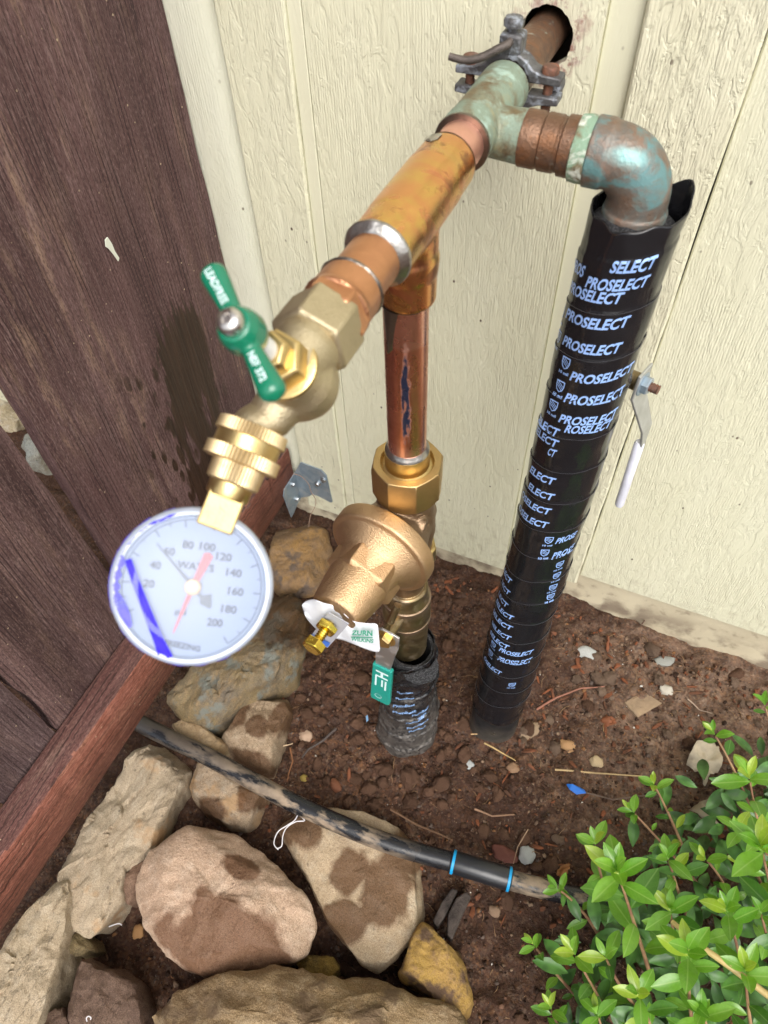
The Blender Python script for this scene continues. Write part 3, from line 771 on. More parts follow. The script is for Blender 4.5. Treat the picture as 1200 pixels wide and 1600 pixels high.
# ------------------------------------------------------------------ ground clamp on the old pipe
clamp = thing('ground_clamp', 'grey weathered metal earthing clamp bolted round the pipe at the wall', 'pipe clamp', (AXX, -0.078, 0.72))
def saddle(sign):
    gg = G(); pts = []
    n = 14
    def ring(y0):
        outer = []; inner = []
        for k in range(n + 1):
            a = radians(14 + 152 * k / n)
            outer.append(V((AXX + 0.0205 * cos(a), y0, AZ + sign * (0.0205 * sin(a)))))
            rr = 0.0150 + (0.0009 if k % 2 else 0)
            inner.append(V((AXX + rr * cos(a), y0, AZ + sign * rr * sin(a))))
        ear_r = [V((AXX + 0.0365, y0, AZ + sign * 0.0085)), V((AXX + 0.0365, y0, AZ + sign * 0.0035))]
        ear_l = [V((AXX - 0.0365, y0, AZ + sign * 0.0035)), V((AXX - 0.0365, y0, AZ + sign * 0.0085))]
        o2 = [V((AXX + 0.0235, y0, AZ + sign * 0.0095))] + outer[2:-2] + [V((AXX - 0.0235, y0, AZ + sign * 0.0095))]
        i2 = inner[:]
        return ear_r[::-1][:0] + [ear_r[0]] + o2 + [ear_l[1], ear_l[0]] + i2[::-1] + [ear_r[1]]
    gg.prism(ring(-0.071), (0, -0.0135, 0))
    return gg
saddle(1).build('upper_jaw', M_ZAMAK, clamp, smooth=30, bevel=0.0011)
saddle(-1).build('lower_jaw', M_ZAMAK, clamp, smooth=30, bevel=0.0011)
gg = G().box((AXX - 0.0075, -0.0845, AZ + 0.017), (AXX + 0.0075, -0.0695, AZ + 0.0300))
gg.build('lug', M_ZAMAK, clamp, smooth=30, bevel=0.0018)
G().lathe([(0, 0.0034), (0.004, 0.0034), (0.0045, 0.0062), (0.0075, 0.0066), (0.0095, 0.0056), (0.0102, 0.003)], V((AXX - 0.001, -0.077, AZ + 0.0285)), (0.05, 0, 1), 28).build('set_screw', M_ZAMAK, clamp)
for sx, lab in ((-1, None), (1, None)):
    x = AXX + sx * 0.0275
    gg = G(); prof = []
    for k in range(46):
        prof.append((0.002 + k * 0.0009, 0.0029 if k % 2 else 0.0034))
    gg.lathe(prof, V((x, -0.078, AZ + 0.006)), (0, 0, -1), 18)
    b = gg.build('bolt', M_RUST, clamp, smooth=60)
    G().lathe([(0, 0.0056), (0.003, 0.0060), (0.0050, 0.0052), (0.0058, 0.003)], V((x, -0.078, AZ + 0.0085)), (0, 0, 1), 24).build('bolt_head', M_RUST, b)
    G().lathe([(0, 0.0060), (0.0045, 0.0060)], V((x, -0.078, AZ - 0.030)), (0, 0, 1), 6).build('nut', M_ZAMAK, b, smooth=25, bevel=0.0005)
G().lathe([(0, 0.0052), (0.007, 0.0058), (0.010, 0.0048)], V((AXX + 0.030, -0.070, AZ - 0.006)), (0.1, 0.5, 0.85), 6).build('clamp_nut', M_ZAMAK, clamp, smooth=25, bevel=0.0007)
p0 = V((AXX, -0.0845, AZ + 0.026)); p3 = at(702, 88, 'y', -0.098)
pth = [p0 + V((0.001, 0.006, 0.001)), p0 + V((-0.0005, -0.003, -0.0005)), p0 + V((-0.005, -0.0065, -0.002))]
for k in range(1, 9):
    t = k / 8
    pth.append(pth[2].lerp(p3, t) + V((0, -0.002 * sin(pi * t), -0.0035 * sin(pi * t))))
G().tube(pth, [0.0027] * 3 + [0.00265 - 0.0004 * k / 8 for k in range(8)], 14).build('bonding_wire', M_WIRE, clamp)

# ------------------------------------------------------------------ hose bibb
bibb = thing('hose_bibb', 'brass garden tap with a green bar handle at the end of the pipe', 'tap', (AXX, -0.385, 0.71))
BB = V((AXX, -0.3834, 0.7316)); SD = V((0.0, -0.54, 0.84)).normalized(); OD = V((-0.03, -0.862, -0.506)).normalized()
N1 = V((-0.1503, -0.4170, 0.7190))
gg = G().lathe([(0.3500, 0.0165), (0.3512, 0.0198), (0.3720, 0.0198), (0.3735, 0.0180)], A0, OUT, 6, phase=0.12)
gg.build('inlet_hex', M_BRASSC, bibb, smooth=25, bevel=0.0012, label='hexagonal cast brass inlet with flats')
gg = G().lathe([(0.364, 0.0160), (0.378, 0.0158), (0.392, 0.0130)], A0, OUT, 40)
gg.lathe([(-0.021, 0.002), (-0.0185, 0.010), (-0.013, 0.0150), (-0.004, 0.0182), (0.004, 0.0176), (0.010, 0.0150), (0.0145, 0.0138), (0.0165, 0.0132)], BB + V((0, -0.001, -0.001)), SD, 48)
gg.tube([BB + V((0.0, 0.0, -0.003)), BB + V((-0.003, -0.010, -0.0035)), BB.lerp(N1, 0.62) + V((0, 0, -0.001)), N1 - OD * 0.008, N1], [0.0140, 0.0122, 0.0105, 0.0100, 0.0118], 36)
remesh(gg.build('body', M_BRASSC, bibb), 0.0009, 6)
G().lathe([(0.0150, 0.0135), (0.0156, 0.0148), (0.0180, 0.0148), (0.0188, 0.0130)], BB, SD, 48).build('bonnet_ring', M_BRASS, bibb, bevel=0.0003)
G().lathe([(0.0185, 0.0122), (0.0193, 0.0127), (0.0290, 0.0127), (0.0305, 0.0112)], BB, SD, 6, phase=0.3).build('bonnet_nut', M_BRASS, bibb, smooth=25, bevel=0.0006)
G().lathe([(0.030, 0.0090), (0.0365, 0.0094), (0.0385, 0.0082)], BB, SD, 6, phase=0.1).build('packing_nut', M_BRASS, bibb, smooth=25, bevel=0.0006)
G().lathe([(0.037, 0.0052), (0.054, 0.0052)], BB, SD, 24).build('stem', M_WHITEPL, bibb)
HC = BB + SD * 0.0605
HB = V((-0.021, 0.0158, 0.0113)); HB = (HB - SD * HB.dot(SD)).normalized()
gg = G()
gg.lathe([(-0.0095, 0.0062), (-0.0080, 0.0078), (-0.003, 0.0090), (0.003, 0.0085), (0.0070, 0.0066)], HC, SD, 40)
def lobe(sg):
    gl = G(); n = 14
    U_ = HB * sg; Wd = SD.cross(U_)
    for k in range(n + 1):
        t = k / n; d = 0.005 + 0.0262 * t
        w_ = 0.0037 + 0.0023 * t
        h_ = 0.0034 + 0.0018 * t
        if t > 0.8:
            q = (t - 0.8) / 0.2; e = sqrt(max(0.0, 1 - q * q)); w_ *= max(0.08, e); h_ *= max(0.08, e)
        for j in range(20):
            a = 2 * pi * j / 20
            gl.v.append(HC + U_ * d + Wd * (w_ * cos(a)) + SD * (h_ * sin(a) - 0.001))
    for k in range(n):
        for j in range(20):
            q = (j + 1) % 20
            gl.f.append((k * 20 + j, k * 20 + q, (k + 1) * 20 + q, (k + 1) * 20 + j))
    gl.f += [tuple(range(20)), tuple(n * 20 + j for j in range(20))]
    return gl
for sg in (1, -1):
    l_ = lobe(sg); gg.add(l_.v, l_.f)
handle = remesh(gg.build('handle', M_GREEN, bibb, label='dark green vinyl bar handle'), 0.0007, 6)
G().lathe([(0.0062, 0.0045), (0.0072, 0.0052), (0.0105, 0.0050), (0.0118, 0.0038), (0.0122, 0.0020), (0.0115, 0.0016), (0.0115, 0.0)], HC, SD, 32, caps=False).build('screw', M_STEEL, handle, smooth=50)
def handle_text(body, sg, d0, d1, h, flip):
    vs, fs = text2d(body)
    U_ = HB * sg; Wd = SD.cross(HB)
    gt = G()
    for x, y in vs:
        d = d0 + (d1 - d0) * x
        q = (y - 0.5) * h
        t = (d - 0.005) / 0.0262
        hgt = (0.0034 + 0.0018 * t) * sqrt(max(0.05, 1 - (q / (0.0037 + 0.0023 * t)) ** 2)) - 0.001
        gt.v.append(HC + U_ * d - Wd * (q * flip) + SD * (hgt + 0.0002))
    gt.f = fs
    return gt.build('lettering', M_PRINT, handle, smooth=0)
handle_text('LEADFREE', 1, 0.0270, 0.0115, 0.0031, 1)
handle_text('NSF 372', -1, 0.0110, 0.0240, 0.0031, 1)

# ------------------------------------------------------------------ pressure gauge
GC = V((-0.1512, -0.4763, 0.6845)); GR = 0.0352
gn = (CAM - GC).normalized(); gn = (gn - OD * gn.dot(OD)).normalized()
gauge = thing('pressure_gauge', 'round white water pressure gauge smeared with blue marker hanging from the tap', 'gauge', GC)
er = (AX[0] - gn * AX[0].dot(gn)).normalized(); eu = gn.cross(er)
if eu.dot(AX[1]) > 0: eu = -eu
def dial(r, deg, h=0.0):
    a = radians(deg)
    return GC + er * (r * sin(a)) + eu * (r * cos(a)) + gn * h
s = NB('gauge_case', 0.22, 0.0, (0.70, 0.73, 0.74)); s.b.inputs['Coat Weight'].default_value = 0.5
s.col(s.mix(s.ramp(s.noise(70, detail=4), [(0.52, 0), (0.7, 0.5)]), (0.42, 0.47, 0.58), (0.33, 0.36, 0.42))); M_CASE = s.m
G().lathe([(-0.0225, 0.022), (-0.0205, 0.0300), (-0.016, 0.0338), (-0.006, 0.0352), (-0.001, 0.0352), (0.0018, 0.0345), (0.0030, 0.0330), (0.0028, 0.0318), (0.0008, 0.0312), (0.0002, 0.0305)], GC, gn, 80, caps=True, hint=eu).build('case', M_CASE, gauge, smooth=40)
M_DIAL = plain('dial_white', (0.37, 0.42, 0.55), 0.6, spec=0.2)
G().lathe([(0.0004, 0.0001), (0.0006, 0.0306)], GC, gn, 64, hint=eu, caps=False).build('dial', M_DIAL, gauge)
M_INKG = plain('dial_ink', (0.07, 0.08, 0.11), 0.6)
def bar(a0, r0, r1, w_, h=0.0009):
    p = dial(r0, a0, h); q = dial(r1, a0, h); sd = (q - p).cross(gn).normalized() * (w_ / 2)
    return [p - sd, p + sd, q + sd, q - sd]
ang = lambda psi: 20 + (psi - 100) * 1.30
gg = G()
for k in range(21):
    a = ang(k * 10); major = k % 2 == 0
    gg.add(bar(a, 0.0262 if major else 0.0278, 0.0296, 0.00045 if major else 0.0003), [(0, 1, 2, 3)])
for k in range(104):
    a = ang(0) + (ang(200) - ang(0)) * k / 104; b = ang(0) + (ang(200) - ang(0)) * (k + 1) / 104
    gg.add([dial(0.0294, a, 0.00092), dial(0.0298, a, 0.00092), dial(0.0298, b, 0.00092), dial(0.0294, b, 0.00092)], [(0, 1, 2, 3)])
tag(gg.build('scale_marks', M_INKG, gauge, smooth=0), kind='stuff')
def dial_text(body, r, deg, wdt, hgt, tilt=9, mat=None):
    vs, fs = text2d(body); o = dial(r, deg, 0.00095)
    a = radians(tilt); X_ = er * cos(a) - eu * sin(a); Y_ = er * sin(a) + eu * cos(a)
    gt = G(); gt.v = [o + X_ * ((x - 0.5) * wdt) + Y_ * ((y - 0.5) * hgt) for x, y in vs]; gt.f = fs
    return gt.build('numeral', mat or M_INKG, gauge, smooth=0)
for p in range(20, 201, 20):
    dial_text(str(p), 0.0186, ang(p), 0.0048 if p < 100 else 0.0068, 0.0036)
dial_text('WATTS', 0.0090, 8, 0.016, 0.0034)
dial_text('psi', 0.0125, 205, 0.0048, 0.003)
dial_text('FREEZING', 0.0262, 190, 0.0155, 0.0026, tilt=14)
# needles
p, q = dial(0.0245, -38, 0.0016), dial(0.012, 142, 0.0016)
sd = (p - q).cross(gn).normalized()
G().prism([p - sd * 0.0002, p + sd * 0.0002, dial(0, 0, 0.0016) + sd * 0.0006, dial(0.006, 142, 0.0016) + sd * 0.0007, dial(0.0075, 142, 0.0016) + sd * 0.0040, q + sd * 0.0006, q - sd * 0.0006, dial(0.0075, 142, 0.0016) - sd * 0.0022, dial(0.006, 142, 0.0016) - sd * 0.0007, dial(0, 0, 0.0016) - sd * 0.0006], gn * 0.0003).build('needle', plain('needle_grey', (0.12, 0.13, 0.15), 0.5), gauge, smooth=0)
p, q = dial(0.0215, 203, 0.0022), dial(0.0155, 26, 0.0022)
sd = (p - q).cross(gn).normalized()
G().prism([p - sd * 0.0002, p + sd * 0.0002, dial(0, 0, 0.0022) + sd * 0.0010, q + sd * 0.0020, dial(0.0165, 26, 0.0022), q - sd * 0.0020, dial(0, 0, 0.0022) - sd * 0.0010], gn * 0.0003).build('telltale_needle', plain('needle_red', (0.85, 0.05, 0.06), 0.4), gauge, smooth=0)
G().lathe([(0.0008, 0.0036), (0.0030, 0.0036), (0.0033, 0.0030)], GC, gn, 24).build('hub', plain('hub_brass', (0.70, 0.47, 0.27), 0.35, 0.6), gauge)
m_ = bpy.data.materials.new('clear_lens'); m_.use_nodes = True; t_ = m_.node_tree; t_.nodes.clear()
tr = t_.nodes.new('ShaderNodeBsdfTransparent'); gl = t_.nodes.new('ShaderNodeBsdfGlossy'); gl.inputs['Roughness'].default_value = 0.28
fr = t_.nodes.new('ShaderNodeFresnel'); fr.inputs[0].default_value = 1.45
mx = t_.nodes.new('ShaderNodeMixShader'); mo = t_.nodes.new('ShaderNodeOutputMaterial')
t_.links.new(fr.outputs[0], mx.inputs[0]); t_.links.new(tr.outputs[0], mx.inputs[1]); t_.links.new(gl.outputs[0], mx.inputs[2]); mk = t_.nodes.new('ShaderNodeBsdfDiffuse'); mk.inputs[0].default_value = (0.46, 0.52, 0.66, 1)
mx2 = t_.nodes.new('ShaderNodeMixShader'); mx2.inputs[0].default_value = 0.21
t_.links.new(mx.outputs[0], mx2.inputs[1]); t_.links.new(mk.outputs[0], mx2.inputs[2]); t_.links.new(mx2.outputs[0], mo.inputs[0])
tr.inputs[0].default_value = (0.93, 0.97, 1.0, 1)
lens = G().lathe([(0.0045, 0.0001), (0.0043, 0.012), (0.0036, 0.024), (0.0022, 0.0318)], GC, gn, 72, hint=eu, caps=False).build('lens', m_, gauge, smooth=180)
# blue marker strokes
s = NB('blue_marker', 0.55, 0.0, (0.03, 0.015, 0.72), 0.15); s.col(s.mix(s.ramp(s.noise(120, detail=5), [(0.4, 0), (0.7, 0.6)]), (0.025, 0.012, 0.60), (0.08, 0.06, 0.85))); M_MARK = s.m
s = NB('blue_marker_thin', 0.55, 0.0, (0.16, 0.15, 0.72), 0.15); s.b.inputs['Alpha'].default_value = 0.6
s.set(s.b.inputs['Alpha'], s.ramp(s.noise(160, detail=5), [(0.30, 0.25), (0.55, 0.9)])); M_MARKT = s.m
def dome(r): return 0.0046 - 0.0024 * (r / 0.0318) ** 2 if r < 0.0318 else 0.0028 - 1.9 * max(0, r - 0.0330)
def ribbon(pts, ws, mat, name='marker_stroke', lift=0.0003):
    """pts in dial units (right, up) fractions of the radius"""
    gt = G(); n = len(pts)
    for i, (x, y) in enumerate(pts):
        x2, y2 = pts[min(i + 1, n - 1)]; x1_, y1_ = pts[max(i - 1, 0)]
        dx, dy = x2 - x1_, y2 - y1_; l = sqrt(dx * dx + dy * dy) or 1
        for sgn in (-1, -0.35, 0.35, 1):
            wx = x - dy / l * ws[i] * sgn; wy = y + dx / l * ws[i] * sgn
            r = sqrt(wx * wx + wy * wy) * GR
            gt.v.append(GC + er * (wx * GR) + eu * (wy * GR) + gn * (dome(r) + lift))
    for i in range(n - 1):
        for k in range(3):
            a = i * 4 + k
            gt.f.append((a, a + 1, a + 5, a + 4))
    return gt.build(name, mat, gauge, smooth=180)
arc = lambda a0, a1, r, n=24: [(r * sin(radians(a0 + (a1 - a0) * k / n)), r * cos(radians(a0 + (a1 - a0) * k / n))) for k in range(n + 1)]
st = [(-0.76 + 0.44 * (k / 16) ** 1.05, 0.36 - 1.24 * k / 16) for k in range(17)]
ribbon(st, [0.040 + 0.026 * (k / 16) + 0.03 * max(0, k / 16 - 0.8) * 5 * 0.6 for k in range(17)], M_MARK)
ribbon(arc(-178, -12, 0.972), [0.032 + 0.010 * sin(k * 1.1) for k in range(25)], M_MARKT, lift=0.0002)
ribbon(arc(-100, -30, 0.985), [0.016 + 0.007 * sin(k * 0.9) for k in range(25)], M_MARK, lift=0.0007)
ribbon(arc(-66, -14, 0.955), [0.030 + 0.016 * sin(k * 1.7) * cos(k * 0.6) for k in range(25)], M_MARK)
ribbon(arc(-84, -50, 0.985), [0.014 + 0.010 * sin(k * 1.3) for k in range(25)], M_MARK, lift=0.0005)
ribbon(arc(-150, -128, 0.99), [0.012 * sin(pi * (k + 0.3) / 25) + 0.004 for k in range(25)], M_MARK, lift=0.0005)
ribbon(arc(-34, -12, 0.93), [0.035 * sin(pi * (k + 0.5) / 25) for k in range(25)], M_MARK)
ribbon(arc(-128, -60, 0.985), [0.016 + 0.010 * sin(k * 0.9) for k in range(25)], M_MARKT, lift=0.0005)
ribbon(arc(-165, -215, 0.985), [0.020 + 0.012 * sin(k * 0.8) for k in range(25)], M_MARK, lift=0.0006)
ribbon([(-0.90 + 0.16 * k / 8, -0.05 - 0.42 * k / 8) for k in range(9)], [0.03, 0.05, 0.06, 0.065, 0.065, 0.06, 0.05, 0.04, 0.02], M_MARKT, lift=0.0004)
ribbon(arc(-100, -64, 0.90), [0.03 + 0.02 * sin(k) for k in range(25)], M_MARKT, lift=0.0004)
# connector
def knurl(n, amt): return lambda t, a: 1 + amt * (0.5 + 0.5 * cos(a * n))
nutg = thing('hose_connector', 'knurled brass swivel hose connector between tap and gauge', 'connector', N1)
G().lathe([(-0.0075, 0.0125), (-0.0070, 0.0153), (-0.0015, 0.0157), (-0.0012, 0.0148)], N1, OD, 240, rfun=knurl(60, 0.035)).build('upper_knurled_ring', M_BRASSN, nutg, smooth=25)
G().lathe([(-0.0014, 0.0148), (0.0050, 0.0148)], N1, OD, 64).build('groove_band', M_BRASS, nutg)
G().lathe([(0.0048, 0.0152), (0.0052, 0.0165), (0.0108, 0.0165), (0.0114, 0.0150)], N1, OD, 240, rfun=knurl(60, 0.035)).build('lower_knurled_ring', M_BRASSN, nutg, smooth=25)
G().lathe([(0.0112, 0.0118), (0.0198, 0.0116), (0.0206, 0.0104)], N1, OD, 200, rfun=knurl(50, 0.03)).build('knurled_collar', M_BRASSN, nutg, smooth=25)
G().lathe([(0.0200, 0.0098), (0.0260, 0.0096), (0.0270, 0.0090)], N1, OD, 40).build('nipple', M_BRASS, nutg)
gq = G(); W1 = gn; W2 = OD.cross(gn).normalized(); hw = 0.0080
o0 = N1 + OD * 0.0245 - gn * 0.002
gq.prism([o0 - W1 * hw - W2 * hw, o0 + W1 * hw - W2 * hw, o0 + W1 * hw + W2 * hw, o0 - W1 * hw + W2 * hw], OD * 0.017)
gq.build('square_shank', M_SHANK, gauge, smooth=0, bevel=0.0008)

# ------------------------------------------------------------------ pressure regulator
RX = -0.1445
reg = thing('pressure_regulator', 'bronze bell-shaped water pressure regulator under the copper drop pipe', 'regulator', (RX, VY, 0.36))
RA = V((RX, VY, 0)); UPZ = V((0, 0, 1))
G().lathe([(0.560, 0.0146), (0.5575, 0.0158), (0.5560, 0.0168), (0.5545, 0.0170)], V((VP.x, VY, 0)), UPZ, 48, rfun=lumpy(0, 0.012, 3, 8)).build('solder_ring', M_SOLDER, reg)
G().lathe([(0.5550, 0.0172), (0.5400, 0.0174), (0.5390, 0.0205), (0.5360, 0.0215)], V((VP.x, VY, 0)), UPZ, 48).build('union_tail', M_BRASS, reg)
# octagonal union nut with an open top
gg = G(); RN = 0.0287; seg = 8; ph = radians(22.5 + 14)
def octr(z, r): return [V((VP.x + r * cos(2 * pi * k / seg + ph), VY + r * sin(2 * pi * k / seg + ph), z)) for k in range(seg)]
def circ(z, r, m=32): return [V((VP.x + r * cos(2 * pi * k / m + ph), VY + r * sin(2 * pi * k / m + ph), z)) for k in range(m)]
rings = []
def loop32(z, r, blend):   # blend 1 = octagon, 0 = circle
    o = []
    for k in range(32):
        a = 2 * pi * k / 32
        ra = r * cos(pi / 8) / cos((a % (pi / 4)) - pi / 8)
        rr = ra * blend + r * (1 - blend)
        o.append(V((VP.x + rr * cos(a + ph), VY + rr * sin(a + ph), z)))
    return o
prof = [(0.508, 0.0235, 0), (0.508, 0.0268, 0), (0.5115, RN, 1), (0.5385, RN, 1), (0.5415, 0.0272, 0.55), (0.5420, 0.0206, 0), (0.5360, 0.0204, 0)]
for z, r, b in prof: rings.append(loop32(z, r, b))
gg.v = [p for rg in rings for p in rg]
for i in range(len(rings) - 1):
    for k in range(32):
        q = (k + 1) % 32
        gg.f.append((i * 32 + k, i * 32 + q, (i + 1) * 32 + q, (i + 1) * 32 + k))
gg.build('union_nut', M_NUT, reg, smooth=20, bevel=0.0005)
RD = V((-0.125, -0.992, 0.0)).normalized(); RO = V((RX, VY, 0.469))
gg = G().lathe([(0.512, 0.0200), (0.505, 0.0212), (0.495, 0.0228), (0.478, 0.0252), (0.455, 0.0262), (0.440, 0.0240), (0.425, 0.0235)], RA, UPZ, 48)
gg.lathe([(-0.02, 0.020), (0.012, 0.0290), (0.031, 0.0360)], RO, RD, 48)
gg.tube([RO + V((-0.006, -0.005, 0.036)), RO + V((-0.008, -0.036, 0.020))], [0.0068, 0.0068], 20)
gg.tube([RO + V((0.0, -0.016, 0.020)), RO + V((0.024, -0.014, 0.016))], [0.006, 0.006], 20)
remesh(gg.build('body', M_BRONZED, reg, label='brown cast bronze valve body behind the bell'), 0.0010, 7)
# raised cast marks on the side of the body
random.seed(3)
gg = G()
for k in range(16):
    z = 0.498 - 0.0042 * k
    a = radians(-38 + 4 * (k % 3))
    rr = 0.0262 if z < 0.48 else 0.0232
    p = V((RX + rr * cos(a), VY + rr * sin(a), z)); tdir = V((-sin(a), cos(a), random.uniform(-.6, .6))).normalized()
    L_ = random.uniform(0.002, 0.004)
    gg.tube([p - tdir * L_, p + tdir * L_], 0.0006, 6)
tag(gg.build('cast_lettering', M_BRONZED, reg), kind='stuff')
gg = G().lathe([(0.0295, 0.036), (0.0300, 0.0440), (0.0312, 0.0452), (0.0430, 0.0452), (0.0446, 0.0440), (0.0452, 0.0405), (0.0475, 0.0380), (0.0530, 0.0330), (0.0560, 0.0300), (0.0600, 0.0275), (0.0820, 0.0252), (0.1030, 0.0222), (0.1075, 0.0205), (0.1092, 0.0165), (0.1092, 0.0)], RO, RD, 72, caps=False)
gg.build('bell', M_BRONZE, reg, smooth=45, bevel=0.0008)
gg = G().lathe([(0.0560, 0.0285), (0.0575, 0.0305), (0.0745, 0.0302), (0.0775, 0.0270)], RO, RD, 6, phase=radians(9))
remesh(gg.build('wrench_flats', M_BRONZE, reg), 0.0008, 3)
G().lathe([(0.432, 0.0262), (0.430, 0.0280), (0.412, 0.0280), (0.409, 0.0262)], RA, UPZ, 8, phase=radians(10)).build('lower_nut', M_BRASS, reg, smooth=20, bevel=0.0008)
G().lathe([(0.412, 0.0190), (0.374, 0.0190), (0.372, 0.0185), (0.355, 0.0165)], RA, UPZ, 40).build('lower_tail', M_BRONZED, reg)
bz = [(0.106, 0.0040)]
for k in range(32): bz.append((0.1085 + k * 0.0010, 0.0034 if k % 2 else 0.0041))
BO = RO + V((0, 0, -0.002))
ab = G().lathe(bz, BO, RD, 20).build('adjusting_bolt', M_YZINC, reg, smooth=60)
G().lathe([(0.1172, 0.0075), (0.1180, 0.0088), (0.1225, 0.0088), (0.1235, 0.0074)], BO, RD, 6, phase=0.6).build('lock_nut', M_YZINC, ab, smooth=20, bevel=0.0004)
G().lathe([(0.1335, 0.0074), (0.1343, 0.0090), (0.1405, 0.0090), (0.1415, 0.0074)], BO, RD, 6, phase=0.6).build('bolt_head', M_YZINC, ab, smooth=20, bevel=0.0004)

# ------------------------------------------------------------------ paper tag on the bell
s = NB('paper', 0.65, 0.0, (0.80, 0.83, 0.88)); s.bump(s.noise(90, detail=3), 0.4, 0.003)
s.b.inputs['Subsurface Weight'].default_value = 0.0; M_PAPER = s.m
M_GRPRINT = plain('green_print', (0.02, 0.36, 0.22), 0.6)
tagt = thing('paper_tag', 'crumpled white paper tag with green print round the regulator bolt', 'tag', at(530, 985, 'y', -0.36))
top = [(471, 944), (480, 937), (493, 936), (503, 943), (516, 944), (530, 951), (541, 963), (552, 972), (564, 973), (578, 975), (590, 974)]
bot = [(478, 966), (490, 980), (502, 990), (514, 994), (524, 998), (534, 1000), (544, 1003), (556, 1008), (568, 1013), (582, 1018), (594, 1020)]
gg = G(); n = len(top)
tagP = {}
for j in range(6):
    for i in range(n):
        t = j / 5
        px = top[i][0] + (bot[i][0] - top[i][0]) * t; py = top[i][1] + (bot[i][1] - top[i][1]) * t
        dep = -0.366 + 0.004 * noise.noise(V((i * 0.75, j * 0.8, 1.5))) * (1.4 if i < 7 else 0.45) + 0.0022 * sin(i * 1.9 + j) * (1 if i < 6 else 0.2)
        gg.v.append(at(px, py, 'y', dep))
for j in range(5):
    for i in range(n - 1):
        a = j * n + i
        gg.f.append((a, a + 1, a + n + 1, a + n))
o = gg.build('paper', M_PAPER, tagt, smooth=180, sub=2)
m = o.modifiers.new('thick', 'SOLIDIFY'); m.thickness = 0.0004
def tag_text(body, q, mat=M_GRPRINT, dep=-0.3695):
    """q: four picture corners (bl, br, tr, tl) of the printed line on the tag"""
    vs, fs = text2d(body); gt = G()
    P = [at(x, y, 'y', dep) for x, y in q]
    for x, y in vs:
        gt.v.append(P[0].lerp(P[1], x).lerp(P[3].lerp(P[2], x), y))
    gt.f = fs
    return gt.build('lettering', mat, tagt, smooth=0)
tag_text('WILKINS', [(548, 1001), (583, 1005), (584, 999), (549, 995)])
tag_text('ZURN', [(549, 992), (582, 994), (582, 985), (550, 985)])
P4 = [at(x, y, 'y', -0.3693) for x, y in ((548, 994.6), (582, 995.6), (582, 997.0), (549, 995.8))]
G().prism(P4, (0, -0.0001, 0)).build('underline', M_GRPRINT, tagt, smooth=0)
# small clear plastic card behind the bolt head
s = NB('clear_card', 0.12, 0.0, (0.42, 0.44, 0.50)); s.b.inputs['Coat Weight'].default_value = 0.6; M_CARD = s.m
card = thing('plastic_card', 'small shiny grey plastic card with a blue edge behind the adjusting bolt', 'card', at(510, 985, 'y', -0.384))
cq = [at(x, y, 'y', d) for x, y, d in ((481, 1000, -0.3720), (513, 957, -0.3705), (545, 975, -0.3705), (512, 1012, -0.3720))]
G().prism(cq, (0, 0.0006, 0)).build('sheet', M_CARD, card, smooth=0)
cb = [at(x, y, 'y', d - 0.0006) for x, y, d in ((481.5, 999, -0.3720), (487, 991, -0.3719), (516, 1005, -0.3719), (512, 1011, -0.3720))]
G().prism(cb, (0, -0.0002, 0)).build('blue_edge', plain('card_blue', (0.03, 0.16, 0.62), 0.3), card, smooth=0)

# ------------------------------------------------------------------ ball valve under the regulator
_, M_VBAND = metal_mat('worn_brass_band', (0.36, 0.265, 0.19), [(0.42, 0.60, 0.8, (0.22, 0.155, 0.095), 90, 0.9, 0.5)], 0.48, bump=0.0005, seed=11.0)
valve = thing('ball_valve', 'tarnished brass ball valve below the regulator with a teal lever sleeve', 'valve', (RX, VY, 0.25))
G().lathe([(0.368, 0.0150), (0.367, 0.0172), (0.361, 0.0176), (0.360, 0.0160)], RA, UPZ, 48, rfun=lumpy(0, 0.01, 3, 3)).build('seal_ring', M_STEEL, valve)
gg = G().lathe([(0.362, 0.0195), (0.360, 0.0212), (0.346, 0.0214), (0.344, 0.0225), (0.338, 0.0238), (0.335, 0.0230), (0.322, 0.0232), (0.318, 0.0244), (0.306, 0.0246), (0.302, 0.0236), (0.292, 0.0232), (0.285, 0.0226), (0.262, 0.0222), (0.235, 0.0215)], RA, UPZ, 48)
gg.build('body', M_VALVE, valve, smooth=30, bevel=0.0006)
for zr, rr_ in ((0.338, 0.0238), (0.304, 0.0242)):
    G().lathe([(zr + 0.0035, rr_ - 0.001), (zr + 0.0025, rr_ + 0.0008), (zr - 0.0025, rr_ + 0.0010), (zr - 0.0035, rr_ - 0.001)], RA, UPZ, 48).build('band', M_VBAND, valve, smooth=40)
VN = at(604, 993, 'y', -0.300)              # lever nut
VD = V((-0.42, -0.9, 0.10)).normalized()
VC = V((RX, VY, VN.z - 0.004))
stem_dir = (VN - VC).normalized()
G().tube([VC, VN], [0.0085, 0.0075], 28).build('stem_neck', M_VALVE, valve)
gq = G(); 
st0 = at(616, 958, 'y', -0.288)
G().tube([st0 + V((0.002, 0.004, 0.010)), st0 + V((-0.003, -0.004, -0.012))], [0.0035, 0.0042], 10).build('stop_lug', M_VALVE, valve)
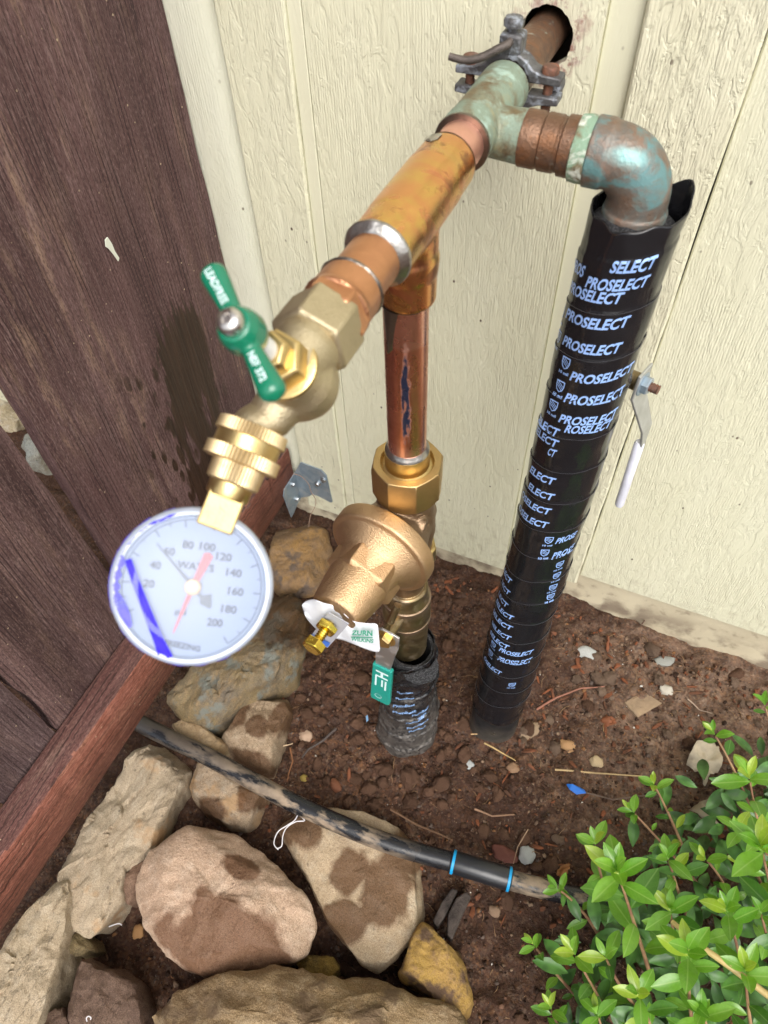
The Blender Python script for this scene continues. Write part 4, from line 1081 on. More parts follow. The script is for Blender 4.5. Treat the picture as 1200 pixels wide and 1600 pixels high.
# lever: flat plate hanging from the stem
SDv = stem_dir; dn = V((0, 0, -1)); dn = (dn - SDv * dn.dot(SDv)).normalized(); wd = SDv.cross(dn).normalized()
if wd.x < 0: wd = -wd
tipd = (at(592, 1096, 'y', -0.318) - VN)
dn = (tipd - SDv * tipd.dot(SDv)).normalized(); wd = SDv.cross(dn).normalized()
if wd.x < 0: wd = -wd
LL = tipd.length
o0 = VN + SDv * 0.001
out = [(-0.0130, -0.006), (-0.0125, 0.014), (-0.0095, 0.028), (-0.0085, LL * 0.45), (-0.0085, LL * 0.98), (0.0085, LL * 0.98), (0.0085, LL * 0.45), (0.0120, 0.026), (0.0145, 0.012), (0.0145, -0.010), (0.0060, -0.012), (-0.004, -0.013)]
s, M_LEVER = metal_mat('lever_zinc', (0.62, 0.65, 0.70), [(0.5, 0.66, 0.6, (0.52, 0.40, 0.30), 70, 0.5, 0.6)], 0.4)
lever = G().prism([o0 + wd * a + dn * b for a, b in out], SDv * 0.0024).build('lever', M_LEVER, valve, smooth=0, bevel=0.0006)
hex_head(o0 + SDv * 0.002, SDv, 0.0085, 0.007, 'lever_nut', M_BRASS, lever)
s = NB('teal_vinyl', 0.3, 0.0, (0.012, 0.27, 0.215)); s.bump(s.noise(150), 0.2, 0.001); M_TEAL = s.m
tp = []
for a, b in ((-0.0112, LL * 0.44), (-0.0118, LL * 1.0), (-0.010, LL * 1.03), (0.010, LL * 1.03), (0.0118, LL * 1.0), (0.0112, LL * 0.44)):
    tp.append(o0 + wd * a + dn * b - SDv * 0.0016)
slv = G().prism(tp, SDv * 0.0058).build('lever_sleeve', M_TEAL, lever, smooth=0, bevel=0.0014, bseg=3)
def lev_text(body, a, b0, b1, h):
    vs, fs = text2d(body); gt = G()
    for x, y in vs:
        gt.v.append(o0 + SDv * 0.0044 + wd * (a + (y - 0.5) * h) + dn * (b0 + (b1 - b0) * x))
    gt.f = fs
    gt.build('lettering', M_PRINT, slv, smooth=0)
lev_text('H', 0.0005, LL * 0.50, LL * 0.60, 0.0145)
for a_, b0_, b1_ in ((0.0055, .63, .78), (0.0015, .63, .74), (-0.0060, .60, .76)):
    p0_, p1_ = LL * b0_, LL * b1_
    G().prism([o0 + SDv * 0.00425 + wd * (a_ + e) + dn * q for e, q in ((-0.001, p0_), (-0.001, p1_), (0.001, p1_), (0.001, p0_))], SDv * 0.0002).build('printed_line', M_PRINT, slv, smooth=0)
pc = o0 + SDv * 0.00435 + dn * (LL * 0.93) + wd * (-0.002)
gg = G().lathe([(0, 0.0036), (0.0001, 0.0042)], pc, SDv, 24, caps=False); gg.build('printed_ring', M_PRINT, slv, smooth=0)

# ------------------------------------------------------------------ wrapped risers
def tape_mat(name, dirty=0.0):
    s = NB(name, 0.16, 0.0, (0.010, 0.010, 0.012))
    n = s.noise(40, detail=5); n2 = s.noise(220, detail=4)
    s.rough(s.ramp(n, [(0.35, 0.10), (0.7, 0.30)]))
    if dirty:
        sep = s.n('SeparateXYZ'); s.L(s.co(), sep.inputs[0])
        m = s.math('MULTIPLY', s.ramp(s.math('ADD', sep.outputs['Z'], s.math('MULTIPLY', s.math('SUBTRACT', n, 0.5), 0.28)), [(0.02, 1.0), (0.17, 0.0)]), dirty)
        m = s.math('MULTIPLY', m, s.ramp(n2, [(0.38, 0.1), (0.62, 1.0)]))
        s.col(s.mix(m, (0.012, 0.012, 0.014), (0.15, 0.135, 0.12))); s.rough(s.mix(m, s.ramp(n, [(0.35, 0.16), (0.7, 0.36)]), 0.75))
    s.bump(s.noise(1.0, s.map((60, 60, 14)), detail=3), 0.35, 0.003); s.bump(n, 0.25, 0.003)
    return s.m
M_TAPE = tape_mat('black_tape'); M_TAPED = tape_mat('dirty_tape', 1.0)
s = NB('black_foam', 0.9, 0.0, (0.018, 0.018, 0.02)); v_ = s.vor(700); s.col(s.mix(s.ramp(v_, [(0.1, 0.0), (0.6, 1.0)]), (0.07, 0.07, 0.075), (0.008, 0.008, 0.009))); s.bump(v_, 0.8, 0.001); M_FOAM = s.m
s = NB('tape_print', 0.32, 0.0, (0.30, 0.47, 0.85)); s.col(s.mix(s.ramp(s.noise(130), [(0.5, 0), (0.7, 0.4)]), (0.30, 0.47, 0.85), (0.16, 0.26, 0.5))); M_TPRINT = s.m

class Riser:
    def __init__(s, base, top, r0, r1, pitch, step, seed, wob=0.0012, lump=0.0):
        s.b = V(base); s.t = V(top); s.ax = (s.t - s.b).normalized(); s.L = (s.t - s.b).length
        s.U = (V((1, 0, 0)) - s.ax * s.ax.x).normalized(); s.V = s.ax.cross(s.U)
        s.r0, s.r1, s.p, s.step, s.seed, s.wob, s.lump = r0, r1, pitch, step, seed, wob, lump
    def R(s, u, v):
        r = s.r0 + (s.r1 - s.r0) * v / s.L
        ph = (v / s.p - u / (2 * pi) + s.seed * 0.37) % 1.0
        r += s.step * (ph - 0.5)
        q = V((cos(u) * 1.2, sin(u) * 1.2, v * 16 + s.seed))
        r += s.wob * noise.noise(q * 1.3) + 0.35 * s.wob * noise.noise(q * 4.1) + s.lump * noise.noise(V((cos(u) * 0.9, sin(u) * 0.9, v * 9 + 3 * s.seed)))
        return r
    def P(s, u, v, d=0.0):
        r = s.R(u, v) + d
        return s.b + s.ax * v + (s.U * cos(u) + s.V * sin(u)) * r
    def sleeve(s, v0, vtop, seg=80, rows=420, flare=None):
        gg = G()
        for k in range(rows + 1):
            for j in range(seg):
                u = 2 * pi * j / seg
                vt = vtop(u) if callable(vtop) else vtop
                v = v0 + (vt - v0) * k / rows
                p = s.P(u, v, flare(u, v) if flare else 0)
                gg.v.append(p)
        for k in range(rows):
            for j in range(seg):
                q = (j + 1) % seg
                gg.f.append((k * seg + j, k * seg + q, (k + 1) * seg + q, (k + 1) * seg + j))
        return gg
    def text(s, body, u0, u1, v, h, slope=None, mat=None, parent=None, name='lettering', shear=0.18, clip=None):
        vs, fs = text2d(body)
        u0 = radians(u0); u1 = radians(u1)
        sl = s.p / (2 * pi) if slope is None else slope
        gt = G()
        for x, y in vs:
            u = u0 + (u1 - u0) * x + (y - 0.5) * shear * h / 0.03
            gt.v.append(s.P(u, v + (u - (u0 + u1) / 2) * sl + (y - 0.5) * h, 0.00035))
        gt.f = fs
        return gt.build(name, mat or M_TPRINT, parent, smooth=0)

ris = thing('wrapped_riser', 'tall riser pipe wrapped in black printed tape standing by the wall', 'wrapped pipe', (-0.0395, -0.2073, 0.0))
RZ = Riser((-0.0395, -0.2073, -0.03), (-0.0325, -0.1405, 0.702), 0.0345, 0.0288, 0.037, 0.0008, 1, 0.0012, 0.0012)
def rim(u):
    return RZ.L + 0.006 - 0.004 * cos(u + 1.9) + 0.004 * noise.noise(V((cos(u) * 2, sin(u) * 2, 4))) + 0.011 * math.exp(-((((u - radians(35)) + pi) % (2 * pi) - pi) / 0.33) ** 2) - 0.003 * math.exp(-((((u - radians(250)) + pi) % (2 * pi) - pi) / 0.4) ** 2)
def flare(u, v):
    t = max(0, (v - RZ.L + 0.06) / 0.06)
    return -0.0008 * t * t + 0.0045 * t * t * math.exp(-((((u - radians(20)) + pi) % (2 * pi) - pi) / 0.55) ** 2) - 0.0012 * t * max(0, sin(5 * u))
sl = RZ.sleeve(0.08, rim, flare=flare).build('tape_sleeve', M_TAPE, ris, smooth=40, recalc=False)
m = sl.modifiers.new('thick', 'SOLIDIFY'); m.thickness = 0.0009; m.offset = -1
# foam tube inside the tape and the bare foam foot
gg = G(); 
for (r_, v_) in ((0.0175, RZ.L - 0.10), (0.0175, RZ.L - 0.001), (0.0215, RZ.L - 0.000), (0.0262, RZ.L - 0.004), (0.0265, RZ.L - 0.10)):
    for j in range(48):
        u = 2 * pi * j / 48
        gg.v.append(RZ.b + RZ.ax * (v_ + 0.0012 * noise.noise(V((cos(u) * 4, sin(u) * 4, r_ * 300)))) + (RZ.U * cos(u) + RZ.V * sin(u)) * r_)
for k in range(4):
    for j in range(48):
        q = (j + 1) % 48
        gg.f.append((k * 48 + j, k * 48 + q, (k + 1) * 48 + q, (k + 1) * 48 + j))
gg.build('foam_liner', M_FOAM, ris, smooth=60)
s = NB('dusty_rubber', 0.6, 0.0, (0.025, 0.027, 0.03)); f_ = s.noise(45, detail=5)
sep = s.n('SeparateXYZ'); s.L(s.co(), sep.inputs[0])
s.col(s.mix(s.math('MULTIPLY', s.ramp(s.math('ADD', sep.outputs['Z'], s.math('MULTIPLY', f_, 0.05)), [(0.02, 1.0), (0.055, 0.0)]), 0.8), (0.014, 0.015, 0.017), (0.085, 0.075, 0.062))); s.rough(s.ramp(f_, [(0.3, 0.25), (0.7, 0.6)])); M_RUB = s.m
gg = G()
for k in range(13):
    v = 0.0 + 0.10 * k / 12
    for j in range(40):
        u = 2 * pi * j / 40
        sq = 1 + 0.06 * cos(3 * u + 0.6) * (1 - k / 16)
        gg.v.append(RZ.b + RZ.ax * v + (RZ.U * cos(u) + RZ.V * sin(u)) * (0.0315 * sq + 0.0008 * noise.noise(V((cos(u) * 3, sin(u) * 3, v * 60)))))
for k in range(12):
    for j in range(40):
        q = (j + 1) % 40
        gg.f.append((k * 40 + j, k * 40 + q, (k + 1) * 40 + q, (k + 1) * 40 + j))
gg.build('foam_foot', M_RUB, ris, smooth=60)
# printing, top to bottom: (word, start deg, end deg, axial position from base)
D_ = 0.0
lines = [('SELECT', -97, -44, .7155), ('PROS', -168, -132, .700), ('PROSELECT', -124, -46, .7013), ('PROSELECT', -160, -73, .6887),
         ('PROSELECT', -149, -55, .671), ('PROSELECT', -141, -56, .651), ('PROSELECT', -111, -22, .630), ('PROSELECT', -111, -25, .610),
         ('PROSELECT', -111, -27, .590), ('ROSELECT', -99, -33, .5815), ('SELECT', -165, -107, .568), ('SELECT', -162, -104, .5575), ('CT', -117, -104, .549),
         ('ELECT', -145, -94, .518), ('ELECT', -140, -89, .500), ('OSELECT', -160, -88, .481), ('OSELECT', -160, -86, .463),
         ('PROSE', -65, -29, .4495), ('PROSE', -64, -22, .4285), ('LECT', -158, -123, .366), ('LECT', -156, -120, .348), ('LECT', -156, -117, .328),
         ('SELECT', -158, -101, .313), ('SELECT', -158, -98, .295), ('SELECT', -152, -96, .276), ('SELECT', -148, -95, .2595),
         ('PROSELECT', -111, -46, .2535), ('PROSELECT', -109, -43, .236), ('OSELECT', -150, -96, .2015)]
for wd_, a_, b_, v_ in lines:
    RZ.text(wd_, a_, b_, v_ + D_, 0.0086, parent=sl)
def shield(a, v, sc_=1.0):
    """little shield mark with a slanted bar and the words 10 mil"""
    gt = G(); r_ = 0.031
    def pt(x, y): 
        u = radians(a) + x / r_
        return RZ.P(u, v + (u - radians(a)) * RZ.p / (2 * pi) + y, 0.0004)
    o_ = [(-.0048, .0055), (.0048, .0055), (.0048, .0), (.0034, -.0038), (0, -.0062), (-.0034, -.0038), (-.0048, 0)]
    i_ = [(x * .78, y * .80) for x, y in o_]
    n = len(o_)
    gt.v = [pt(x * sc_, y * sc_) for x, y in o_] + [pt(x * sc_, y * sc_) for x, y in i_]
    gt.f = [(k, (k + 1) % n, n + (k + 1) % n, n + k) for k in range(n)]
    for d in (0.0, 0.0022, -0.0022):
        gt.add([pt((-.0036) * sc_, (.0030 + d - .0006) * sc_), pt(.0034 * sc_, (-.0018 + d - .0006) * sc_), pt(.0034 * sc_, (-.0018 + d + .0003) * sc_), pt(-.0036 * sc_, (.0030 + d + .0003) * sc_)], [(0, 1, 2, 3)])
    gt.build('shield_mark', M_TPRINT, sl, smooth=0)
    RZ.text('10 mil', a - 10 * sc_, a + 10 * sc_, v - 0.0095 * sc_, 0.0030 * sc_, parent=sl, shear=0.0)
for a_, v_ in ((-168, .661), (-159, .643), (-125, .632), (-125, .611), (-127, .592), (-78, .448), (-79, .430), (-46, .4115), (-45, .394), (-46, .376), (-45, .360), (-129, .2455), (-130, .2265), (-69, .1855)):
    shield(a_, v_ + D_, 0.9 if v_ > .5 else 0.8)
# thin paler beads painting the highlight along the edge of each tape turn
gt = G(); prev = None
turns = []
v_ = 0.10
for k in range(17):
    pts_ = []
    for j in range(61):
        u = -pi + 2 * pi * j / 60
        # the step of the sleeve sits where the phase wraps to zero
        vv = RZ.p * (math.ceil((0.10 / RZ.p) + RZ.seed * 0.37) + k - RZ.seed * 0.37 + u / (2 * pi))
        if 0.085 < vv < RZ.L - 0.03: pts_.append(RZ.P(u, vv - 0.0006, 0.0001))
    if len(pts_) > 4: turns.append(pts_)
s = NB('tape_edge_highlight', 0.3, 0.0, (0.045, 0.045, 0.05)); M_TEDGE_HL = s.m
for pts_ in turns: G().tube(pts_, 0.00022, 5).build('tape_edge_highlight', M_TEDGE_HL, sl, smooth=60)
# valve lever on the wall side of the riser
LV = at(1000, 598, 'y', -0.125)
lv = thing('valve_lever', 'white sleeved zinc valve lever behind the tall wrapped riser', 'lever', LV)
SDl = V((0.95, -0.28, 0.06)).normalized()
G().tube([LV - SDl * 0.045, LV - SDl * 0.002], 0.0075, 24).build('stem_neck', M_VALVE, lv)
hex_head(LV + SDl * 0.0022, SDl, 0.0075, 0.0065, 'nut', M_GALV, lv)
pr = []
for k in range(9): pr.append((0.006 + 0.0012 * k, 0.0034 if k % 2 else 0.0041))
G().lathe(pr, LV, SDl, 18).build('stud', M_RUST, lv, smooth=60)
pts = [LV + V((0, 0, 0.014)), LV + V((0, 0, -0.010)), at(1008, 668, 'y', -0.115), at(1002, 692, 'y', -0.117), at(993, 718, 'y', -0.117)]
hw_ = (SDl.cross(V((0, 0, 1)))).normalized()
gg = G(); wv_ = [0.0105, 0.0115, 0.0085, 0.0038, 0.0030]
for p, q in zip(pts, wv_):
    for sx in (-1, 1): gg.v.append(p + hw_ * q * sx)
for p, q in zip(pts, wv_):
    for sx in (-1, 1): gg.v.append(p + hw_ * q * sx + SDl * 0.0024)
for k in range(4):
    a = 2 * k
    gg.f += [(a, a + 1, a + 3, a + 2), (10 + a, 10 + a + 2, 10 + a + 3, 10 + a + 1), (a, a + 2, a + 12, a + 10), (a + 1, a + 11, a + 13, a + 3)]
gg.f += [(0, 10, 11, 1), (8, 9, 19, 18)]
M_ZLEV = plain('zinc_lever', (0.50, 0.51, 0.50), 0.42, 0.7, 0.15, 90)
gg.build('lever', M_ZLEV, lv, smooth=0, bevel=0.0008)
e0, e1 = at(1000, 690, 'y', -0.117), at(967, 790, 'y', -0.117)
gg = G().tube([e0, e0.lerp(e1, 0.03), e0.lerp(e1, 0.5), e0.lerp(e1, 0.96), e0.lerp(e1, 0.99), e1], [0.0034, 0.0046, 0.0044, 0.0044, 0.0036, 0.0016], 22)
gg.build('sleeve', plain('white_vinyl', (0.70, 0.71, 0.80), 0.35, 0, 0.12, 50), lv)

# short wrapped stub under the ball valve
stub = thing('wrapped_stub', 'short thick pipe stub wrapped in dirty grey black tape in the soil', 'wrapped pipe', (RX, VY, -0.02))
RS = Riser((RX - 0.001, VY, -0.045), (RX + 0.003, VY - 0.002, 0.238), 0.0425, 0.0300, 0.05, 0.0018, 5, 0.0042, 0.0030)
st_ = RS.sleeve(0.0, lambda u: RS.L - 0.002 + 0.008 * cos(u - 0.4) + 0.004 * noise.noise(V((cos(u) * 3, sin(u) * 3, 1))), seg=80, rows=200).build('tape_sleeve', M_TAPED, stub, smooth=40, recalc=False)
m = st_.modifiers.new('thick', 'SOLIDIFY'); m.thickness = 0.0010; m.offset = -1
gg = G().lathe([(0.16, 0.0262), (0.2360, 0.0262), (0.2395, 0.0245), (0.2385, 0.0215), (0.16, 0.0210)], V((RX + 0.002, VY - 0.001, 0)), (0.02, -0.01, 1), 56, rfun=lumpy(0, 0.03, 3, 2))
gg.build('foam_liner', M_FOAM, stub, smooth=60)
# a loose foam flap folding out at the front right
gg = G(); nfl = 12
for k in range(nfl + 1):
    u = radians(-78 + 74 * k / nfl)
    bw_ = sin(pi * k / nfl) ** 0.7
    for j in range(5):
        t = j / 4
        gg.v.append(RS.P(u, RS.L - 0.002 - 0.010 * t * bw_, 0.001 + 0.012 * t * bw_ + 0.0008))
for k in range(nfl):
    for j in range(4):
        a = k * 5 + j
        gg.f.append((a, a + 1, a + 6, a + 5))
o = gg.build('foam_flap', M_FOAM, stub, smooth=180); m = o.modifiers.new('thick', 'SOLIDIFY'); m.thickness = 0.0022; m.offset = 1
M_TPRINT2 = plain('worn_tape_print', (0.22, 0.36, 0.62), 0.5, 0, 0.4, 160)
for a_, b_, v_ in ((-95, -55, .185), (-98, -54, .168), (-98, -52, .152), (-72, -30, .128), (-70, -28, .112), (-66, -34, .098), (-92, -58, .205), (-60, -22, .146)):
    RS.text('PlumBest', a_, b_, v_ + 0.02, 0.0062, parent=st_, mat=M_TPRINT2, shear=0, slope=0.03 if v_ < 0.14 else 0.008)

# ------------------------------------------------------------------ rocks
def rock_mat(name, a, b, c3, scale=18.0, wets=(), rough=0.78, stre=None, bump=0.004, seed=0.0, spots=None):
    s = NB(name, rough, spec=0.22)
    vec = s.map(stre or (1, 1, 1), (seed, seed * 0.7, seed * 1.3))
    n1 = s.noise(scale, vec, detail=7, rough=0.62, dist=0.6); n2 = s.noise(scale * 4.5, vec, detail=6, rough=0.7); n3 = s.noise(380, detail=4, rough=0.7)
    c = s.mix(s.ramp(n1, [(0.34, 0), (0.66, 1)]), a, b)
    c = s.mix(s.ramp(n2, [(0.48, 0), (0.70, 0.75)]), c, c3)
    c = s.mix(s.ramp(n3, [(0.30, 0.45), (0.50, 0.0)]), c, tuple(q * 0.45 for q in a))
    gr = s.noise(900, detail=2)
    c = s.mix(s.ramp(gr, [(0.36, 0.6), (0.47, 0.0)]), c, tuple(q * 0.5 for q in b))
    c = s.mix(s.ramp(gr, [(0.56, 0.0), (0.68, 0.5)]), c, tuple(min(1, q * 1.35) for q in c3))
    pit = s.vor(95)
    c = s.mix(s.math('MULTIPLY', s.ramp(pit, [(0.10, 1.0), (0.2, 0.0)]), s.ramp(s.noise(30), [(0.5, 0), (0.6, 0.7)])), c, tuple(q * 0.4 for q in b))
    fis = s.math('ABSOLUTE', s.math('SUBTRACT', s.noise(1.0, s.map((26, 9, 26), (seed, 2, seed), (0, 0, seed)), detail=6, rough=0.6), 0.5))
    c = s.mix(s.math('MULTIPLY', s.ramp(fis, [(0.002, 0.7), (0.008, 0.0)]), s.ramp(s.noise(11, s.map((1, 1, 1), (seed, 9, 4)), detail=2), [(0.52, 0.0), (0.62, 1.0)])), c, tuple(q * 0.35 for q in b))
    s.bump(s.ramp(fis, [(0.0, 0.0), (0.02, 1.0)]), 0.3, 0.0015)
    if spots:
        c = s.mix(s.ramp(s.noise(scale * 1.4, s.map((1, 1, 1), (5 + seed, 2, 1)), detail=6, rough=0.6), [(0.54, 0), (0.62, 0.9)]), c, spots)
    r = rough; m_all = None
    for (cc, rr) in wets:
        mm = s.blob(tuple(cc), tuple(rr), 0.42, 26.0, 0.14)
        m = mm if m_all is None else s.math('MAXIMUM', mm, m_all); m_all = m
    if m_all is not None:
        c = s.mix(m_all, c, s.mix(1.0, c, (0.37, 0.285, 0.235), 'MULTIPLY')); r = s.mix(m_all, r, 0.5)
    s.col(c); s.rough(r)
    s.bump(n1, 0.7, bump * 2); s.bump(n2, 0.7, bump); s.bump(n3, 0.6, 0.0012)
    return s.m

def rock(name, label, px, zo, zt, mat, style='slab', seed=1, rough=0.004, zb=None, tilt=(0, 0), chip=0.003, N=120, cat='rock', group='rocks edging the soil bed', edge=0.86, cuts=12, strata=0.0):
    P = [at(x, y, 'z', zo) for x, y in px]
    n = len(P)
    cen = sum(P, V()) / n
    # resample the outline evenly, smoothed
    pts = []
    per = sum((P[(i + 1) % n] - P[i]).length for i in range(n))
    i = 0; acc = 0.0
    for k in range(N):
        d = per * k / N
        while acc + (P[(i + 1) % n] - P[i % n]).length < d:
            acc += (P[(i + 1) % n] - P[i % n]).length; i += 1
        q = (d - acc) / max(1e-6, (P[(i + 1) % n] - P[i % n]).length)
        pts.append(P[i % n].lerp(P[(i + 1) % n], q))
    it = 5 if style == 'round' else 1
    for _ in range(it):
        pts = [(pts[k - 1] + pts[k] * 2 + pts[(k + 1) % N]) / 4 for k in range(N)]
    gg = G()
    prof = []
    zb = zo - 0.07 if zb is None else zb
    if style == 'round':
        for k in range(1, 19):
            t = k / 18; prof.append((sin(t * pi / 2), zo + (zt - zo) * cos(t * pi / 2) ** 0.85))
        for k in range(1, 9):
            t = k / 8; prof.append((cos(t * 0.7), zo + (zb - zo) * t))
    else:
        for k in range(1, 17): prof.append((edge * k / 16, zt - (zt - zo) * 0.05 * (k / 16) ** 2))
        for k in range(1, 6):
            t = k / 5; prof.append((edge + (1 - edge) * t ** 0.75, zt - (zt - zo) * (0.05 + 0.95 * t ** 1.6)))
        for k in range(1, 8):
            t = k / 7; prof.append((1 - 0.10 * t, zo + (zb - zo) * t))
    gg.v.append(V((cen.x, cen.y, zt)))
    for f_, z in prof:
        for p in pts: gg.v.append(V((cen.x + (p.x - cen.x) * f_, cen.y + (p.y - cen.y) * f_, z)))
    for k in range(N): gg.f.append((0, 1 + k, 1 + (k + 1) % N))
    for i in range(len(prof) - 1):
        for k in range(N):
            q = (k + 1) % N
            gg.f.append((1 + i * N + k, 1 + (i + 1) * N + k, 1 + (i + 1) * N + q, 1 + i * N + q))
    base = 1 + (len(prof) - 1) * N
    gg.f.append(tuple(base + k for k in range(N))[::-1])
    def disp(p):
        q = p + V((seed, seed * 2, 0))
        d = V((ns(q, 22, 1), ns(q, 22, 2), ns(q, 22, 3))) * rough
        d += V((ns(q, 60, 4), ns(q, 60, 5), ns(q, 60, 6))) * rough * 0.45
        # flat chipped facets
        d += V((ns(q, 150, 7), ns(q, 150, 8), ns(q, 150, 9))) * rough * 0.28
        vd = noise.voronoi(q * 30)[0]
        d.z += chip * (vd[1] - vd[0] - 0.25)
        if strata:
            a_ = p.x * strata + 1.3 * ns(q, 9, 11) + 0.5 * ns(q, 40, 12)
            d.z += 0.0042 * ((a_ % 1.0) ** 1.5 - 0.4) + 0.0012 * (((a_ * 2.7 + p.y * 4) % 1.0) - 0.5)
        d.z += tilt[0] * (p.x - cen.x) + tilt[1] * (p.y - cen.y)
        return p + d
    # flat broken faces: cut the lump by planes
    rp = random.Random(seed)
    c3 = V((cen.x, cen.y, zo - 0.01))
    for _ in range(cuts):
        a = rp.uniform(0, 2 * pi); el = rp.uniform(0.15, 1.25)
        nn = V((cos(a) * cos(el), sin(a) * cos(el), sin(el) * (1.6 if style == 'slab' else 1.0))).normalized()
        sup = max(nn.dot(p - c3) for p in gg.v)
        d_ = sup * rp.uniform(0.86, 0.97)
        gg.v = [p - nn * (max(0.0, nn.dot(p - c3) - d_) * 0.92) for p in gg.v]
    gg.warp(disp)
    o = gg.build(name, mat, smooth=38)
    return tag(o, label, cat, group)

TAN, PINK, GREY = (0.36, 0.275, 0.19), (0.42, 0.30, 0.22), (0.27, 0.235, 0.195)
P_ = lambda x, y, z: at(x, y, 'z', z)
m1 = rock_mat('boulder_pink', (0.50, 0.355, 0.25), (0.42, 0.285, 0.195), (0.55, 0.43, 0.33), 14, [(P_(365, 1490, .03), (.085, .045, .08)), (P_(325, 1440, .05), (.030, .030, .06)), (P_(375, 1352, .06), (.022, .014, .05))], seed=1)
rock('boulder', 'rounded pinkish boulder with a dark wet patch on its front', [(205, 1395), (232, 1340), (270, 1302), (312, 1288), (345, 1295), (400, 1330), (450, 1368), (488, 1412), (494, 1450), (480, 1492), (440, 1515), (370, 1522), (320, 1528), (278, 1512), (250, 1480), (225, 1440)], 0.02, 0.066, m1, 'round', 3, 0.006, chip=0.002)
m2 = rock_mat('slab_tan', (0.48, 0.365, 0.235), (0.38, 0.28, 0.18), (0.47, 0.40, 0.30), 12, [(P_(605, 1395, .0), (.030, .042, .06)), (P_(540, 1440, .0), (.028, .020, .05)), (P_(545, 1365, .0), (.022, .026, .05)), (P_(470, 1300, .0), (.03, .022, .05)), (P_(640, 1330, .0), (.03, .03, .05))], seed=4)
rock('flat_stone', 'flat tan slab with water stains under the black tube', [(428, 1290), (445, 1262), (500, 1262), (570, 1270), (640, 1305), (668, 1345), (672, 1425), (622, 1500), (590, 1527), (560, 1505), (512, 1440), (478, 1370), (455, 1335)], -0.008, 0.010, m2, 'slab', 7, 0.0035, chip=0.004, edge=0.94, N=160)
m3 = rock_mat('ochre_stone', (0.46, 0.29, 0.075), (0.36, 0.22, 0.07), (0.20, 0.125, 0.085), 22, [], seed=6, spots=(0.12, 0.075, 0.055))
rock('ochre_stone', 'mustard yellow stone with a brown crust beside the flat slab', [(664, 1441), (682, 1450), (702, 1472), (722, 1490), (732, 1530), (740, 1568), (730, 1592), (692, 1575), (650, 1545), (622, 1530), (634, 1485), (648, 1460)], 0.0, 0.025, m3, 'slab', 12, 0.005, chip=0.003, edge=0.82)
m4 = rock_mat('boulder_ochre', (0.33, 0.225, 0.115), (0.20, 0.13, 0.07), (0.40, 0.31, 0.20), 16, [], seed=9, stre=(1, 1.6, 1), spots=(0.15, 0.10, 0.06))
rock('boulder', 'big ochre brown boulder at the bottom edge', [(222, 1612), (245, 1570), (280, 1545), (340, 1528), (420, 1521), (520, 1524), (600, 1536), (660, 1556), (715, 1582), (748, 1620), (740, 1720), (500, 1800), (260, 1740)], 0.02, 0.085, m4, 'round', 17, 0.008, chip=0.004)
m5 = rock_mat('slab_layered', (0.41, 0.325, 0.225), (0.32, 0.248, 0.17), (0.43, 0.365, 0.275), 11, [], seed=12, stre=(1.6, 0.5, 1), spots=(0.38, 0.235, 0.12))
rock('flat_stone', 'long layered tan slab lying along the fence rail', [(222, 1162), (250, 1155), (280, 1168), (300, 1195), (292, 1228), (266, 1270), (244, 1325), (205, 1362), (192, 1412), (168, 1446), (146, 1468), (112, 1448), (95, 1420), (82, 1385), (108, 1338), (140, 1290), (165, 1250), (190, 1205)], 0.004, 0.020, m5, 'slab', 21, 0.006, chip=0.005, edge=0.93, strata=17.0, N=200)
m6 = rock_mat('slab_pale', (0.42, 0.33, 0.222), (0.34, 0.265, 0.175), (0.45, 0.38, 0.285), 15, [], seed=15)
rock('flat_stone', 'pale tan slab in the bottom left corner', [(118, 1368), (112, 1440), (102, 1500), (85, 1560), (66, 1612), (40, 1660), (-40, 1660), (-40, 1560), (8, 1490), (40, 1430), (82, 1385)], 0.01, 0.034, m6, 'slab', 25, 0.005, chip=0.005, edge=0.94, strata=9.0, N=180)
m7 = rock_mat('cobble_tan', (0.39, 0.29, 0.19), (0.28, 0.20, 0.13), (0.42, 0.36, 0.28), 20, [(P_(395, 1245, .0), (.02, .02, .05)), (P_(330, 1268, 0), (.02, .016, .05))], seed=18, spots=(0.40, 0.26, 0.14))
rock('stone', 'tan stone half under the black tube, above the pinkish boulder', [(296, 1215), (312, 1180), (350, 1190), (418, 1226), (421, 1250), (412, 1272), (384, 1294), (350, 1290), (316, 1268), (298, 1242)], -0.005, 0.012, m7, 'round', 31, 0.004)
m8 = rock_mat('cobble_spotted', (0.38, 0.285, 0.19), (0.27, 0.19, 0.12), (0.43, 0.35, 0.25), 16, [(P_(405, 1140, .02), (.016, .016, .05)), (P_(440, 1115, .02), (.014, .03, .05)), (P_(395, 1195, 0), (.03, .014, .06)), (P_(375, 1125, 0), (.02, .03, .06))], seed=22)
rock('stone', 'angular tan stone with dark wet spots behind the black tube', [(345, 1168), (362, 1138), (380, 1112), (415, 1090), (448, 1090), (457, 1112), (446, 1150), (434, 1185), (425, 1210), (395, 1205), (365, 1190)], 0.0, 0.030, m8, 'slab', 35, 0.004, edge=0.8)
m9 = rock_mat('rock_green_brown', (0.21, 0.155, 0.075), (0.13, 0.11, 0.085), (0.30, 0.20, 0.10), 24, [(P_(450, 965, .05), (.06, .05, .08))], seed=26, stre=(1.6, 0.5, 1), rough=0.55, spots=(0.16, 0.17, 0.15))
rock('boulder', 'striped olive and rust brown boulder behind the gauge', [(470, 940), (482, 975), (476, 1018), (462, 1052), (430, 1075), (400, 1092), (372, 1112), (345, 1130), (318, 1136), (290, 1126), (262, 1108), (272, 1085), (300, 1055), (322, 1030), (370, 985), (415, 940), (448, 922)], 0.03, 0.060, m9, 'slab', 41, 0.007, chip=0.006, edge=0.82, strata=14.0, N=180)
